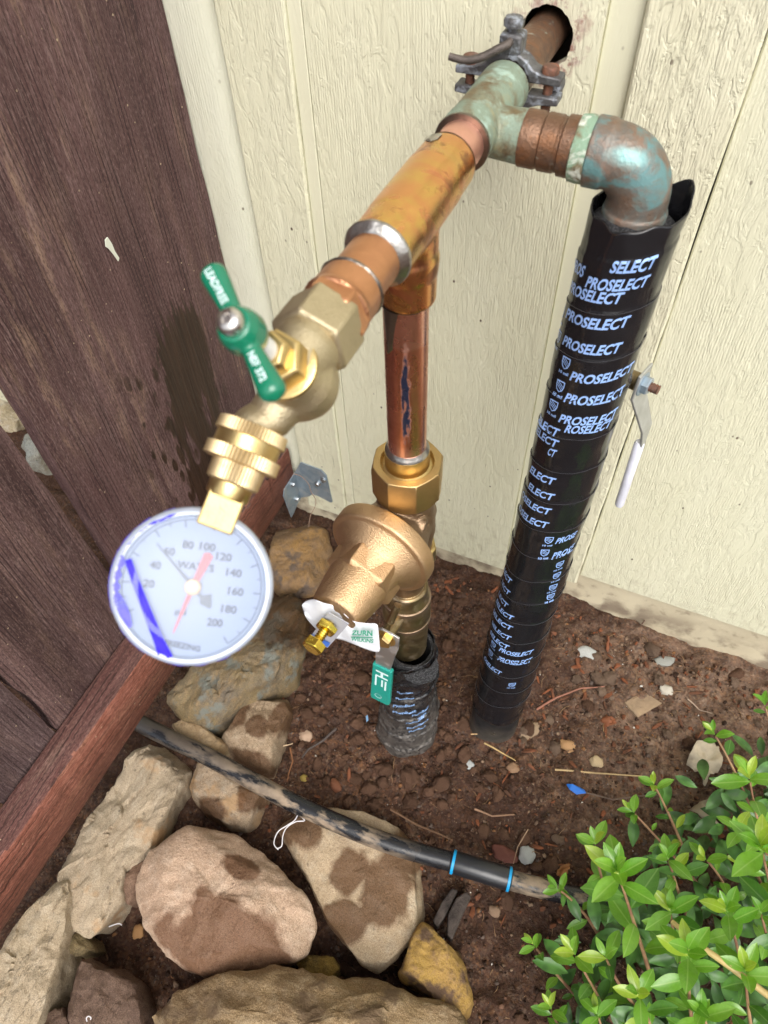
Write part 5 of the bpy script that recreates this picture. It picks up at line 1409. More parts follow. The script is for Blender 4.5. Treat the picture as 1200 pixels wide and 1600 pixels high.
m10 = rock_mat('rock_rusty', (0.20, 0.135, 0.085), (0.33, 0.19, 0.065), (0.16, 0.11, 0.08), 22, [], seed=30, spots=(0.11, 0.085, 0.07), rough=0.6)
rock('stone', 'rust stained flat stone against the foundation left of the regulator', [(432, 838), (452, 824), (480, 820), (512, 832), (520, 868), (514, 900), (505, 926), (470, 930), (440, 930), (421, 908), (424, 868)], 0.01, 0.036, m10, 'slab', 47, 0.005, chip=0.004, edge=0.82)
m11 = rock_mat('stone_ochre_small', (0.36, 0.24, 0.12), (0.45, 0.34, 0.21), (0.22, 0.15, 0.10), 40, [], seed=33)
rock('stone', 'small split ochre stone wedged against the black tube', [(262, 1130), (285, 1128), (320, 1138), (350, 1156), (362, 1172), (352, 1184), (318, 1172), (285, 1152)], 0.012, 0.026, m11, 'slab', 52, 0.003, edge=0.8)
m12 = rock_mat('stone_brown', (0.135, 0.085, 0.06), (0.10, 0.062, 0.045), (0.175, 0.115, 0.08), 22, [], seed=36)
rock('stone', 'muddy dark brown stone between the pale slab and bottom boulder', [(128, 1502), (146, 1500), (168, 1516), (188, 1512), (222, 1534), (230, 1572), (228, 1610), (190, 1640), (120, 1640), (112, 1580), (116, 1535)], 0.0, 0.026, m12, 'slab', 57, 0.006, chip=0.006, edge=0.8)
m13 = rock_mat('stone_olive', (0.20, 0.15, 0.075), (0.13, 0.10, 0.055), (0.28, 0.20, 0.10), 40, [], seed=39)
rock('stone', 'small mossy olive stone under the left slabs', [(104, 1448), (122, 1448), (146, 1472), (150, 1488), (120, 1496), (98, 1488)], -0.01, 0.004, m13, 'round', 61, 0.004)
m14 = rock_mat('stone_yellow_dark', (0.22, 0.135, 0.03), (0.12, 0.08, 0.03), (0.3, 0.2, 0.06), 40, [], seed=42)
rock('stone', 'dark yellow stone shard behind the bottom boulder', [(462, 1500), (490, 1492), (520, 1498), (532, 1516), (520, 1532), (470, 1532)], -0.015, 0.002, m14, 'slab', 66, 0.004)
m15 = rock_mat('stone_redbrown', (0.20, 0.12, 0.08), (0.14, 0.085, 0.06), (0.27, 0.18, 0.12), 30, [], seed=45)
rock('stone', 'reddish brown stone squeezed between slab and pinkish boulder', [(196, 1372), (222, 1345), (244, 1336), (236, 1366), (212, 1405), (200, 1412), (192, 1400)], -0.005, 0.012, m15, 'slab', 71, 0.004)
rock('stone', 'small dull stone sliver at the bottom left edge', [(66, 1596), (82, 1580), (100, 1574), (108, 1610), (90, 1650), (60, 1650)], 0.0, 0.014, m12, 'slab', 76, 0.004)
# stones seen through the fence gap
m16 = rock_mat('stone_grey', (0.26, 0.28, 0.27), (0.20, 0.17, 0.12), (0.36, 0.35, 0.30), 24, [], seed=48)
rock('stone', 'grey stone on the ground behind the fence gap', [(40, 700), (60, 678), (84, 690), (90, 722), (78, 745), (52, 740)], 0.0, 0.05, m16, 'round', 81, 0.006, group='stones behind the fence')
rock('stone', 'pale yellowish stone at the top of the fence gap', [(0, 668), (12, 646), (40, 642), (48, 668), (30, 684), (8, 684)], 0.0, 0.05, rock_mat('stone_cream', (0.50, 0.42, 0.28), (0.40, 0.32, 0.2), (0.55, 0.5, 0.42), 24, [], seed=51), 'round', 86, 0.006, group='stones behind the fence')

# ------------------------------------------------------------------ irrigation tube
s = NB('mud_streaked_tube', 0.35, 0.0, (0.012, 0.013, 0.015))
f_ = s.noise(1.0, s.map((22, 60, 60)), detail=6, rough=0.62)
sep = s.n('SeparateXYZ'); s.L(s.co(), sep.inputs[0])
clean = s.ramp(s.math('ADD', sep.outputs['X'], 0.5), [(0.36, 0.55), (0.42, 0.0)])
bandm = s.ramp(s.math('ADD', s.math('ADD', sep.outputs['X'], 0.5), s.math('MULTIPLY', s.noise(30), 0.06)), [(0.10, 0.12), (0.22, 0.5), (0.30, 1.0), (0.40, 0.75), (0.47, 0.0), (0.53, 0.0), (0.575, 0.85)])
m = s.math('MULTIPLY', s.ramp(f_, [(0.45, 0.0), (0.54, 1.0)]), bandm)
s.col(s.mix(m, (0.013, 0.014, 0.017), s.mix(s.ramp(s.noise(70), [(0.4, 0), (0.6, 1)]), (0.34, 0.26, 0.18), (0.24, 0.18, 0.125)))); s.rough(s.mix(m, 0.26, 0.8)); s.bump(f_, 0.3, 0.002)
M_TUBE = s.m
tubet = thing('irrigation_tube', 'black muddy poly water tube lying across the stones with blue rings', 'tube', (-0.1, -0.41, 0.02))
tp = [at(x, y, 'z', z) for x, y, z in ((215, 1128, .036), (240, 1141, .036), (285, 1163, .036), (330, 1185, .035), (385, 1215, .034), (440, 1245, .032), (500, 1274, .031), (560, 1300, .030), (610, 1319, .029), (660, 1334, .028), (705, 1346, .028), (750, 1359, .028), (798, 1375, .027), (840, 1386, .024), (880, 1396, .018), (930, 1408, .010), (980, 1420, .0))]
# smooth the path
fine = []
for i in range(len(tp) - 1):
    p0, p1, p2, p3 = tp[max(i - 1, 0)], tp[i], tp[i + 1], tp[min(i + 2, len(tp) - 1)]
    for k in range(6):
        t = k / 6
        fine.append(0.5 * ((2 * p1) + (p2 - p0) * t + (2 * p0 - 5 * p1 + 4 * p2 - p3) * t * t + (3 * p1 - p0 - 3 * p2 + p3) * t ** 3))
fine.append(tp[-1])
G().tube(fine, 0.0112, 32).build('tube', M_TUBE, tubet, smooth=60)
c0_, c1_ = at(706, 1346, 'z', .028), at(797, 1374, 'z', .028)
dr = (c1_ - c0_).normalized()
s = NB('black_coupling', 0.28, 0.0, (0.014, 0.015, 0.018)); s.bump(s.noise(60), 0.2, 0.002); M_COUP = s.m
G().lathe([(-0.002, 0.0110), (-0.001, 0.0128), (0.0, 0.0130), ((c1_ - c0_).length, 0.0132), ((c1_ - c0_).length + 0.001, 0.0128), ((c1_ - c0_).length + 0.002, 0.0110)], c0_, dr, 40).build('coupling', M_COUP, tubet)
M_BLUE = plain('blue_ring', (0.008, 0.30, 0.62), 0.4)
for t in (0.0, (c1_ - c0_).length - 0.003):
    G().lathe([(t, 0.0131), (t + 0.0005, 0.0138), (t + 0.0030, 0.0138), (t + 0.0035, 0.0131)], c0_, dr, 40).build('blue_ring', M_BLUE, tubet)

# ------------------------------------------------------------------ soil clods, pebbles and litter
def lump_mesh(name, mat, seed, sub=2, amp=0.28, flat=0.75):
    bm = bmesh.new(); bmesh.ops.create_icosphere(bm, subdivisions=sub, radius=1.0)
    for v in bm.verts:
        p = v.co.copy()
        k = 1 + amp * noise.noise(p * 1.3 + V((seed, 0, 0))) + amp * 0.6 * noise.noise(p * 2.9 + V((0, seed, 0)))
        v.co = V((p.x * k, p.y * k * 0.9, p.z * k * flat))
    me = bpy.data.meshes.new(name); bm.to_mesh(me); bm.free()
    me.shade_smooth(); me.materials.append(mat)
    return me
def xform(loc, rot, s_):
    return Matrix.Translation(loc) @ rot.to_matrix().to_4x4() @ Matrix.Diagonal((s_[0], s_[1], s_[2], 1))
from mathutils import Euler
rnd = random.Random(11)
clod_me = [lump_mesh('clod', M_CLOD, i * 3.7, 3, 0.42, 0.75) for i in range(6)]
clod_md = [lump_mesh('clod_dry', M_CLODD, 40 + i * 3.7, 3, 0.42, 0.7) for i in range(3)]
def in_soil(x, y):
    if y > -0.012 or x < -0.40: return False
    if (x + 0.1445) ** 2 + (y + 0.256) ** 2 < 0.046 ** 2: return False
    if (x + 0.0395) ** 2 + (y + 0.207) ** 2 < 0.037 ** 2: return False
    return True
n_ = 0
big = [((640, 1215), .014), ((690, 1225), .013), ((600, 1200), .012), ((640, 1250), .012), ((575, 1230), .012), ((480, 1115), .012), ((520, 1060), .009), ((565, 1065), .012), ((570, 1110), .009), ((545, 1100), .007), ((495, 1190), .009), ((510, 1215), .008), ((470, 1090), .008), ((560, 1150), .010), ((690, 1180), .009), ((750, 1230), .008), ((540, 1180), .007), ((585, 1255), .011), ((700, 1150), .009), ((820, 1310), .010)]
for (px, py), r_ in big:
    p = at(px, py, 'z', -0.012)
    o = bpy.data.objects.new('clod', clod_me[n_ % 6]); n_ += 1
    link(o, ground, xform(V((p.x, p.y, ground_h(p.x, p.y) + r_ * 0.25)), Euler((rnd.uniform(-.5, .5), rnd.uniform(-.5, .5), rnd.uniform(0, 6))), (r_, r_ * rnd.uniform(.75, 1), r_ * 0.9)))
while n_ < 290:
    x, y = rnd.uniform(-0.40, 0.30), rnd.uniform(-0.62, -0.015)
    if not in_soil(x, y): continue
    dens = 1.0 if (-0.33 < x < 0.02 and -0.42 < y < -0.10) else 0.45
    if rnd.random() > dens: continue
    r_ = rnd.choice((0.004, 0.005, 0.0055, 0.0065, 0.0075, 0.0095))
    dry = x > 0.0 and y > -0.33 and rnd.random() < 0.7
    o = bpy.data.objects.new('clod', (clod_md[n_ % 3] if dry else clod_me[n_ % 6])); n_ += 1
    link(o, ground, xform(V((x, y, ground_h(x, y) + r_ * 0.25)), Euler((rnd.uniform(-.6, .6), rnd.uniform(-.6, .6), rnd.uniform(0, 6))), (r_ * rnd.uniform(.9, 1.3), r_, r_ * rnd.uniform(.7, 1))))
# finer crumbs, joined
def crumbs(name, count, mat, smin, smax, area, seed, flat=0.8, label=None, cat=None, cond=None, sub=1):
    base = lump_mesh('tmp', mat, seed, sub, 0.35, flat)
    bv = [v.co.copy() for v in base.vertices]; bf = [tuple(p.vertices) for p in base.polygons]
    r = random.Random(seed); gg = G(); k = 0
    vs = []; fs = []
    while k < count:
        x, y = r.uniform(area[0], area[1]), r.uniform(area[2], area[3])
        if not in_soil(x, y): continue
        if cond and not cond(x, y, r): continue
        s_ = smin + (smax - smin) * r.random() ** 2.2
        Mx = xform(V((x, y, ground_h(x, y) + s_ * 0.3)), Euler((r.uniform(-1, 1), r.uniform(-1, 1), r.uniform(0, 6))), (s_ * r.uniform(.8, 1.5), s_, s_ * r.uniform(.6, 1)))
        b = len(vs)
        vs += [Mx @ v for v in bv]; fs += [tuple(i + b for i in f) for f in bf]
        k += 1
    gg.v = vs; gg.f = fs
    bpy.data.meshes.remove(base)
    o = gg.build(name, mat, ground, smooth=180, recalc=False)
    return tag(o, kind='stuff')
crumbs('soil_crumbs', 5200, M_CRUMB, 0.0008, 0.0042, (-0.42, 0.34, -0.66, -0.012), 5)
crumbs('dry_crumbs', 900, M_CLODD, 0.0008, 0.0030, (-0.12, 0.36, -0.40, -0.012), 9, cond=lambda x, y, r: r.random() < min(1, 0.25 + 3 * (x + 0.05)))
M_GRIT = plain('pale_grit', (0.62, 0.60, 0.55), 0.4, 0, 0.2, 90)
crumbs('pale_grit', 90, M_GRIT, 0.0006, 0.0020, (-0.36, 0.33, -0.5, -0.02), 13)
# bark mulch
s = NB('bark_mulch', 0.8, spec=0.2); oi = s.noise(30, detail=4)
s.col(s.mix(s.ramp(s.noise(25, detail=3), [(0.4, 0), (0.6, 1)]), s.mix(s.ramp(oi, [(0.4, 0), (0.65, 1)]), (0.045, 0.024, 0.016), (0.13, 0.070, 0.045)), (0.21, 0.075, 0.035))); s.bump(s.noise(300), 0.5, 0.001); M_MULCH = s.m
r = random.Random(21); gg = G(); k = 0
while k < 700:
    x, y = r.uniform(-0.36, 0.36), r.uniform(-0.45, -0.008)
    if not in_soil(x, y): continue
    pr_ = 0.9 if y > -0.06 else (0.55 if x > -0.03 else 0.12)
    if r.random() > pr_: continue
    L_, W2_ = 0.0012 + 0.010 * r.random() ** 2.6, r.uniform(0.0006, 0.0032)
    c_ = V((x, y, ground_h(x, y) + r.uniform(0.001, 0.004)))
    Mx = xform(c_, Euler((r.uniform(-.5, .5), r.uniform(-.4, .4), r.uniform(0, 6))), (L_, W2_, 0.0005))
    o_ = [(-1, -.5), (-.3, -1), (.7, -.8), (1, .1), (.5, .9), (-.6, 1)]
    b = len(gg.v)
    gg.v += [Mx @ V((p[0], p[1], -1)) for p in o_] + [Mx @ V((p[0] * .9, p[1] * .9, 1 + 2 * (i % 2))) for i, p in enumerate(o_)]
    gg.f += [tuple(b + i for i in range(6))[::-1], tuple(b + 6 + i for i in range(6))] + [(b + i, b + (i + 1) % 6, b + 6 + (i + 1) % 6, b + 6 + i) for i in range(6)]
    k += 1
tag(gg.build('bark_mulch', M_MULCH, ground, smooth=0, recalc=False), kind='stuff')
# fine roots and dry needles
s = NB('dry_roots', 0.8, spec=0.2); s.col(s.mix(s.ramp(s.noise(16, detail=2), [(0.42, 0), (0.6, 1)]), (0.10, 0.05, 0.03), (0.36, 0.23, 0.12))); M_ROOT = s.m
r = random.Random(31); gg = G(); k = 0
while k < 420:
    x, y = r.uniform(-0.30, 0.34), r.uniform(-0.62, -0.015)
    if not in_soil(x, y): continue
    if r.random() > (0.9 if (x > -0.08) else 0.3): continue
    a = r.uniform(0, 2 * pi); L_ = r.uniform(0.006, 0.045) * (1 if r.random() < .3 else .6); n = 7
    pts = []; p = V((x, y, 0))
    for i in range(n):
        pts.append(V((p.x, p.y, ground_h(p.x, p.y) + 0.0015 + 0.003 * sin(i * 0.9 + k))))
        a += r.uniform(-.55, .55); p = p + V((cos(a), sin(a), 0)) * (L_ / n)
    rr = r.uniform(0.00025, 0.0006)
    gg.tube(pts, [rr * (1 - 0.1 * i) for i in range(n)], 5)
    k += 1
tag(gg.build('fine_roots', M_ROOT, ground, smooth=60, recalc=False), kind='stuff')

def small_stone(name, label, px, py, size, col, seed, flat=0.6, rot=0.0, z=None, cat='pebble', var=0.25):
    p = at(px, py, 'z', -0.008 if z is None else z)
    me = lump_mesh(name, plain(name + '_surface', col, 0.7, 0, var, 120, 0.001), seed, 3, 0.30, flat)
    o = bpy.data.objects.new(name, me)
    link(o, None, xform(V((p.x, p.y, (ground_h(p.x, p.y) if z is None else z) + size[2] * 0.18)), Euler((0.15, -0.1, rot)), tuple(q * 0.9 for q in size)))
    return tag(o, label, cat)
small_stone('pebble', 'pale pinkish round pebble beside the spotted stone', 476, 1146, (.011, .010, .009), (0.42, 0.29, 0.20), 1)
small_stone('pebble', 'tan oblong stone right of the tall riser foot', 828, 1142, (.022, .012, .012), (0.30, 0.21, 0.13), 2, rot=0.9)
small_stone('pebble', 'white quartz pebble beside the flat wood chip', 1036, 1086, (.011, .009, .008), (0.52, 0.48, 0.40), 3)
small_stone('pebble', 'whitish crumbly lump on the dry soil right of the riser', 911, 1032, (.017, .012, .006), (0.42, 0.43, 0.41), 4, var=0.5)
small_stone('pebble', 'flat grey green stone close to the foundation', 1030, 1043, (.017, .009, .006), (0.27, 0.27, 0.24), 5, rot=0.4)
small_stone('pebble', 'light grey pebble just above the blue ringed coupling', 824, 1334, (.011, .013, .008), (0.35, 0.36, 0.35), 6)
small_stone('pebble', 'dark red brick crumb beside the light grey pebble', 790, 1332, (.018, .012, .008), (0.14, 0.045, 0.03), 7)
small_stone('pebble', 'small ochre pebble on the dry soil above the shrub', 888, 1163, (.012, .010, .006), (0.42, 0.24, 0.11), 8)
small_stone('pebble', 'cream pebble below the small ochre pebble', 932, 1190, (.010, .009, .006), (0.45, 0.34, 0.20), 9)
small_stone('pebble', 'whitish flinty lump in the middle of the bare soil', 730, 1192, (.010, .008, .006), (0.38, 0.39, 0.38), 10, var=0.6)
small_stone('pebble', 'brownish round pebble right of the flinty lump', 802, 1200, (.009, .008, .007), (0.27, 0.16, 0.09), 11)
small_stone('pebble', 'rust red pebble above the black tube', 523, 1222, (.012, .008, .007), (0.20, 0.075, 0.035), 12, rot=-0.5)
small_stone('pebble', 'yellow bead like pebble near the black tube', 472, 1208, (.006, .006, .005), (0.36, 0.26, 0.06), 13)
small_stone('pebble', 'round pebble behind the copper regulator stub', 775, 1420, (.008, .008, .006), (0.25, 0.16, 0.10), 14)['label'] = 'small brown pebble below the blue ringed coupling'
small_stone('pebble', 'orange brown pebble in the hollow left of the pinkish boulder', 216, 1456, (.008, .010, .006), (0.30, 0.16, 0.06), 15, z=-0.03)
# flat chip of wood
p = [at(x, y, 'z', 0.0) for x, y in ((974, 1100), (1003, 1082), (1033, 1101), (995, 1123))]
G().prism(p, (0, 0, 0.006)).build('wood_chip', plain('chip_wood', (0.30, 0.21, 0.13), 0.8, 0, 0.3, 70, 0.002), smooth=0, bevel=0.001)
tag(bpy.data.objects['wood_chip'], 'flat square tan wood chip on the dry soil', 'wood chip')
# straws and twigs
def strand(name, label, pts, r0, col, cat, z=0.004, rough=0.7):
    P = [at(x, y, 'z', 0.0) for x, y in pts]
    P = [V((q.x, q.y, max(ground_h(q.x, q.y), z - 0.02) + 0.003 + z)) for q in P]
    out = []
    for i in range(len(P) - 1):
        for k in range(4): out.append(P[i].lerp(P[i + 1], k / 4) + V((0, 0, 0.0008 * sin(i * 4 + k))))
    out.append(P[-1]); n = len(out)
    o = G().tube(out, [r0 * (1 - 0.5 * i / n) for i in range(n)], 8).build(name, plain(name + '_fibre', col, rough, 0, 0.25, 90), smooth=60)
    return tag(o, label, cat)
strand('straw', 'long pale straw lying between the soil and the shrub', [(868, 1201), (920, 1205), (965, 1207), (1004, 1211)], 0.0014, (0.48, 0.34, 0.17), 'straw')
strand('straw', 'short yellow straw slanting below the tall riser', [(757, 1160), (785, 1174), (806, 1188)], 0.0012, (0.50, 0.35, 0.15), 'straw')
strand('straw', 'short straw touching the foot of the tall riser', [(736, 1146), (765, 1147), (782, 1145)], 0.0010, (0.45, 0.30, 0.15), 'straw')
strand('twig', 'thin branching brown root above the blue ringed coupling', [(610, 1262), (650, 1285), (690, 1302), (708, 1310)], 0.0014, (0.20, 0.11, 0.06), 'twig')
strand('twig', 'dark curved twig right of the spotted stone', [(524, 1135), (505, 1152), (480, 1168), (470, 1180)], 0.0022, (0.06, 0.045, 0.038), 'twig')
strand('twig', 'orange brown rootlet standing beside the stone and tube', [(452, 1165), (456, 1185), (450, 1205), (447, 1218)], 0.0012, (0.28, 0.12, 0.05), 'twig')
strand('twig', 'light bent twig on the bare soil right of centre', [(742, 1262), (770, 1272), (805, 1270)], 0.0014, (0.26, 0.15, 0.09), 'twig')
strand('twig', 'thin dark twig running into the top of the shrub', [(905, 1236), (960, 1246), (1010, 1240), (1060, 1243)], 0.0012, (0.12, 0.08, 0.06), 'twig')
strand('twig', 'straight grey needle on the soil by the wood chip', [(1070, 1098), (1090, 1112), (1108, 1120)], 0.0009, (0.36, 0.27, 0.2), 'twig')
strand('twig', 'pinkish dry stalk left of the wood chip', [(838, 1110), (870, 1090), (905, 1080), (942, 1078)], 0.0016, (0.28, 0.12, 0.08), 'twig')
strand('twig', 'short stick leaning near the foundation', [(995, 990), (1003, 978), (1013, 962)], 0.0013, (0.17, 0.11, 0.08), 'twig', z=0.008)
strand('root_fibre', 'pale curled root fibre beside the spotted stone', [(427, 1190), (432, 1172), (442, 1162), (456, 1158)], 0.0013, (0.52, 0.38, 0.24), 'root')
strand('twig', 'long thin wire-like tendril over the shrub side of the tube', [(824, 1298), (808, 1325), (801, 1352)], 0.0007, (0.33, 0.22, 0.14), 'twig', z=0.012)
# bark splinters below the slab
for q, zt_, lab in (([(700, 1430), (712, 1405), (728, 1395), (736, 1402), (722, 1432), (706, 1470), (698, 1462)], 0.010, 'dark splintered bark piece right of the flat slab'), ([(676, 1440), (690, 1410), (706, 1388), (716, 1392), (700, 1425), (684, 1450)], 0.004, 'blackish bark piece tucked beneath the splintered bark')):
    P = [at(x, y, 'z', 0.0) for x, y in q]
    o = G().prism([v + V((0, 0, -0.02)) for v in P], (0, 0, 0.02 + zt_)).build('bark_piece', plain('bark_dark', (0.055, 0.044, 0.038), 0.85, 0, 0.6, 90, 0.004, spec=0.2), smooth=0, bevel=0.002)
    tag(o, lab, 'bark')
# blue plastic scrap
P = [at(x, y, 'z', 0.0) for x, y in ((884, 1227), (893, 1228), (912, 1236), (914, 1242), (900, 1243), (888, 1236))]
o = G().prism([v + V((0, 0, 0.004 + 0.003 * (i % 2))) for i, v in enumerate(P)], (0, 0, 0.0012)).build('plastic_scrap', plain('blue_plastic', (0.02, 0.16, 0.62), 0.35), smooth=0)
tag(o, 'small bright blue plastic scrap on the soil', 'litter')
P = [at(x, y, 'z', 0.0) for x, y in ((572, 1122), (575, 1120), (576, 1128), (573, 1131))]
o = G().prism([v + V((0, 0, 0.006)) for v in P], (0, 0, 0.001)).build('plastic_scrap', plain('pale_blue_plastic', (0.18, 0.34, 0.55), 0.4), smooth=0)
tag(o, 'tiny pale blue plastic chip left of the wrapped stub', 'litter')
# white thread loop on the slab
def loop(pts, z, r_, name, label):
    P = [at(x, y, 'z', z) for x, y in pts]
    out = []
    for i in range(len(P) - 1):
        p0, p1, p2, p3 = P[max(i - 1, 0)], P[i], P[i + 1], P[min(i + 2, len(P) - 1)]
        for k in range(5):
            t = k / 5
            out.append(0.5 * ((2 * p1) + (p2 - p0) * t + (2 * p0 - 5 * p1 + 4 * p2 - p3) * t * t + (3 * p1 - p0 - 3 * p2 + p3) * t ** 3))
    o = G().tube(out, r_, 7).build(name, plain('white_thread', (0.72, 0.70, 0.72), 0.6), smooth=60)
    return tag(o, label, 'thread')
loop([(435, 1328), (428, 1318), (434, 1300), (448, 1290), (460, 1282), (466, 1274), (476, 1282), (462, 1284), (448, 1293), (442, 1306), (440, 1322), (432, 1326)], 0.018, 0.0007, 'thread', 'looped white thread lying on the flat tan slab')
loop([(170, 1448), (178, 1445), (186, 1443), (191, 1446)], -0.02, 0.0007, 'thread', 'short white thread in the hollow left of the pinkish boulder')
loop([(136, 1596), (135, 1591), (138, 1588), (142, 1590), (141, 1594)], 0.034, 0.0006, 'thread', 'tiny hooked white thread on the muddy brown stone')
# dry grass stem hooked on the bracket
loop([(441, 756), (443, 742), (455, 740), (470, 744), (482, 756), (486, 768), (493, 780), (492, 792), (485, 806), (482, 826)], 0.13, 0.0006, 'vine_stem', 'thin dry vine hooked over the steel bracket').data.materials[0] = plain('vine_dry', (0.30, 0.20, 0.15), 0.8)

# ------------------------------------------------------------------ shrub
def leaf_mat(name, a, b, rib):
    s = NB(name, 0.30)
    oi = s.n('ObjectInfo'); geo = s.n('NewGeometry')
    sep = s.n('SeparateXYZ'); s.L(s.co(), sep.inputs[0])
    c = s.mix(oi.outputs['Random'], a, b)
    c = s.mix(s.math('MULTIPLY', s.ramp(s.noise(5, detail=4), [(0.4, 0), (0.7, 1)]), 0.35), c, tuple(q * 0.65 for q in a))
    ax_ = s.math('ABSOLUTE', sep.outputs['X'])
    vein = s.math('ADD', s.math('MULTIPLY', sep.outputs['Y'], 9.0), s.math('MULTIPLY', ax_, -11.0))
    vf = s.math('ABSOLUTE', s.math('SUBTRACT', s.math('FRACT', vein), 0.5))
    m = s.math('MAXIMUM', s.ramp(ax_, [(0.008, 1.0), (0.022, 0.0)]), s.math('MULTIPLY', s.ramp(vf, [(0.02, 1.0), (0.09, 0.0)]), 0.22))
    c = s.mix(s.math('MULTIPLY', m, 0.55), c, rib)
    c = s.mix(s.math('MULTIPLY', geo.outputs['Backfacing'], 0.6), c, tuple(min(1, q * 1.25 + 0.03) for q in b))
    s.col(c); s.b.inputs['Coat Weight'].default_value = 0.15
    tl = s.n('BsdfTranslucent'); s.L(s.mix(1.0, c, (1.5, 1.55, 0.7), 'MULTIPLY'), tl.inputs['Color'])
    mx = s.n('MixShader'); mx.inputs[0].default_value = 0.30
    out = s.nt.nodes['Material Output']
    s.L(s.b.outputs[0], mx.inputs[1]); s.L(tl.outputs[0], mx.inputs[2]); s.L(mx.outputs[0], out.inputs['Surface'])
    return s.m
M_LEAF = [leaf_mat('leaf_mature', (0.055, 0.17, 0.020), (0.115, 0.28, 0.035), (0.20, 0.36, 0.10)),
          leaf_mat('leaf_fresh', (0.115, 0.30, 0.022), (0.20, 0.40, 0.045), (0.30, 0.48, 0.12)),
          leaf_mat('leaf_young', (0.28, 0.42, 0.035), (0.36, 0.50, 0.06), (0.45, 0.55, 0.16)),
          leaf_mat('leaf_deep', (0.030, 0.085, 0.018), (0.055, 0.13, 0.035), (0.10, 0.2, 0.06))]
def leaf_geo(wid, fold, curl, twist, seed):
    """unit-length leaf along +Y, normal +Z"""
    vs = []; fs = []; ns_ = 8
    for i in range(ns_ + 1):
        t = i / ns_
        w_ = wid * (sin(pi * min(1, t ** 1.12 * 0.97 + 0.015)) ** 0.85)
        if i == ns_: w_ = 0.004
        if t < 0.08: w_ = max(0.012, w_ * 0.3)
        z0 = -curl * (t - 0.15) ** 2 + 0.03 * sin(6 * t + seed)
        for q in (-1, -0.5, 0, 0.5, 1):
            zz_ = z0 + fold * abs(q) * w_ + 0.010 * sin(5 * t + q * 2 + seed) * abs(q) + twist * q * w_ * t
            vs.append((q * w_, t, zz_))
    for i in range(ns_):
        for k in range(4):
            a = i * 5 + k
            fs.append((a, a + 1, a + 6, a + 5))
    return vs, fs
LEAFM = {}
for mi in range(4):
    for k, (w_, fo, cu, tw) in enumerate(((0.215, 0.28, 0.25, 0.2), (0.245, 0.18, 0.45, -0.25), (0.20, 0.42, 0.10, 0.1), (0.225, 0.22, 0.6, 0.3))):
        vs, fs = leaf_geo(w_, fo, cu, tw, k * 2.1 + mi)
        me = bpy.data.meshes.new('leaf'); me.from_pydata(vs, [], fs); me.shade_smooth(); me.materials.append(M_LEAF[mi])
        LEAFM[(mi, k)] = me
shrub = thing('leafy_shrub', 'bright green leafy shrub filling the lower right corner', 'shrub', (0.24, -0.47, 0.0))
s = NB('shrub_bark', 0.6); s.col(s.mix(s.ramp(s.noise(40, detail=3), [(0.4, 0), (0.6, 1)]), (0.20, 0.095, 0.055), (0.33, 0.20, 0.10))); M_BARK = s.m
M_BARKY = plain('shrub_bark_pale', (0.40, 0.30, 0.11), 0.55, 0, 0.2, 60)
rl = random.Random(5)
nleaf = [0]
def put_leaf(p, d, up, L_, mi, wf=1.0):
    if nleaf[0] >= 300: return
    d = d.normalized()
    up = (up - d * up.dot(d))
    if up.length < 1e-3: up = V((0, -0.4, 1)) - d * d.dot(V((0, -0.4, 1)))
    up.normalize(); xx = d.cross(up)
    Mx = Matrix.Translation(p) @ Matrix((xx, d, up)).transposed().to_4x4() @ Matrix.Diagonal((L_ * wf, L_, L_, 1))
    o = bpy.data.objects.new('leaf', LEAFM[(mi, rl.randrange(4))])
    link(o, shrub, Mx); nleaf[0] += 1
def sprig(tip, base, L_, n, tone, ros=5, bark=None, spread=1.0, bend=0.3):
    T = at(tip[0], tip[1], 'z', tip[2]); Bp = at(base[0], base[1], 'z', base[2])
    mid = (T + Bp) / 2 + V((rl.uniform(-.01, .01), rl.uniform(-.01, .01), 0.02 * bend))
    pts = []
    for k in range(13):
        t = k / 12
        pts.append(Bp * (1 - t) ** 2 + mid * (2 * t * (1 - t)) + T * t * t)
    G().tube(pts, [0.0022 - 0.0011 * k / 12 for k in range(13)], 8).build('branch', bark or M_BARK, shrub, smooth=60)
    ph = rl.uniform(0, 6)
    tocam = (CAM - T).normalized()
    for i in range(n):
        t = 0.25 + 0.70 * i / max(1, n - 1)
        k = min(11, int(t * 12)); p = pts[k].lerp(pts[k + 1], t * 12 - k); sd = (pts[k + 1] - pts[k]).normalized()
        U_, W_ = frame(sd); ph += 2.4
        rad = U_ * cos(ph) + W_ * sin(ph)
        d = sd * rl.uniform(0.35, 0.75) + rad * spread
        up = V((rl.uniform(-.3, .3), rl.uniform(-.5, .1), 1.0)) + sd * 0.4
        mi = 0 if rl.random() < 0.55 - 0.25 * tone else 1
        put_leaf(p + rad * 0.0015, d, up, L_ * rl.uniform(0.5, 1.02), 2 if rl.random() < 0.06 else mi)
    sd = (pts[12] - pts[11]).normalized()
    U_, W_ = frame(sd)
    for i in range(ros):
        ph += 2.4; rad = U_ * cos(ph) + W_ * sin(ph); q = i / max(1, ros - 1)
        d = sd * (0.25 + 1.1 * q) + rad * (1.0 - 0.55 * q)
        put_leaf(T + sd * 0.002 * i, d, V((0, -0.3, 1)) + sd * 0.6 - rad * 0.4, L_ * (1.0 - 0.45 * q) * rl.uniform(0.85, 1.05), 1 if rl.random() < 0.4 + 0.3 * tone or q < 0.3 else 2)
LSC = 0.86
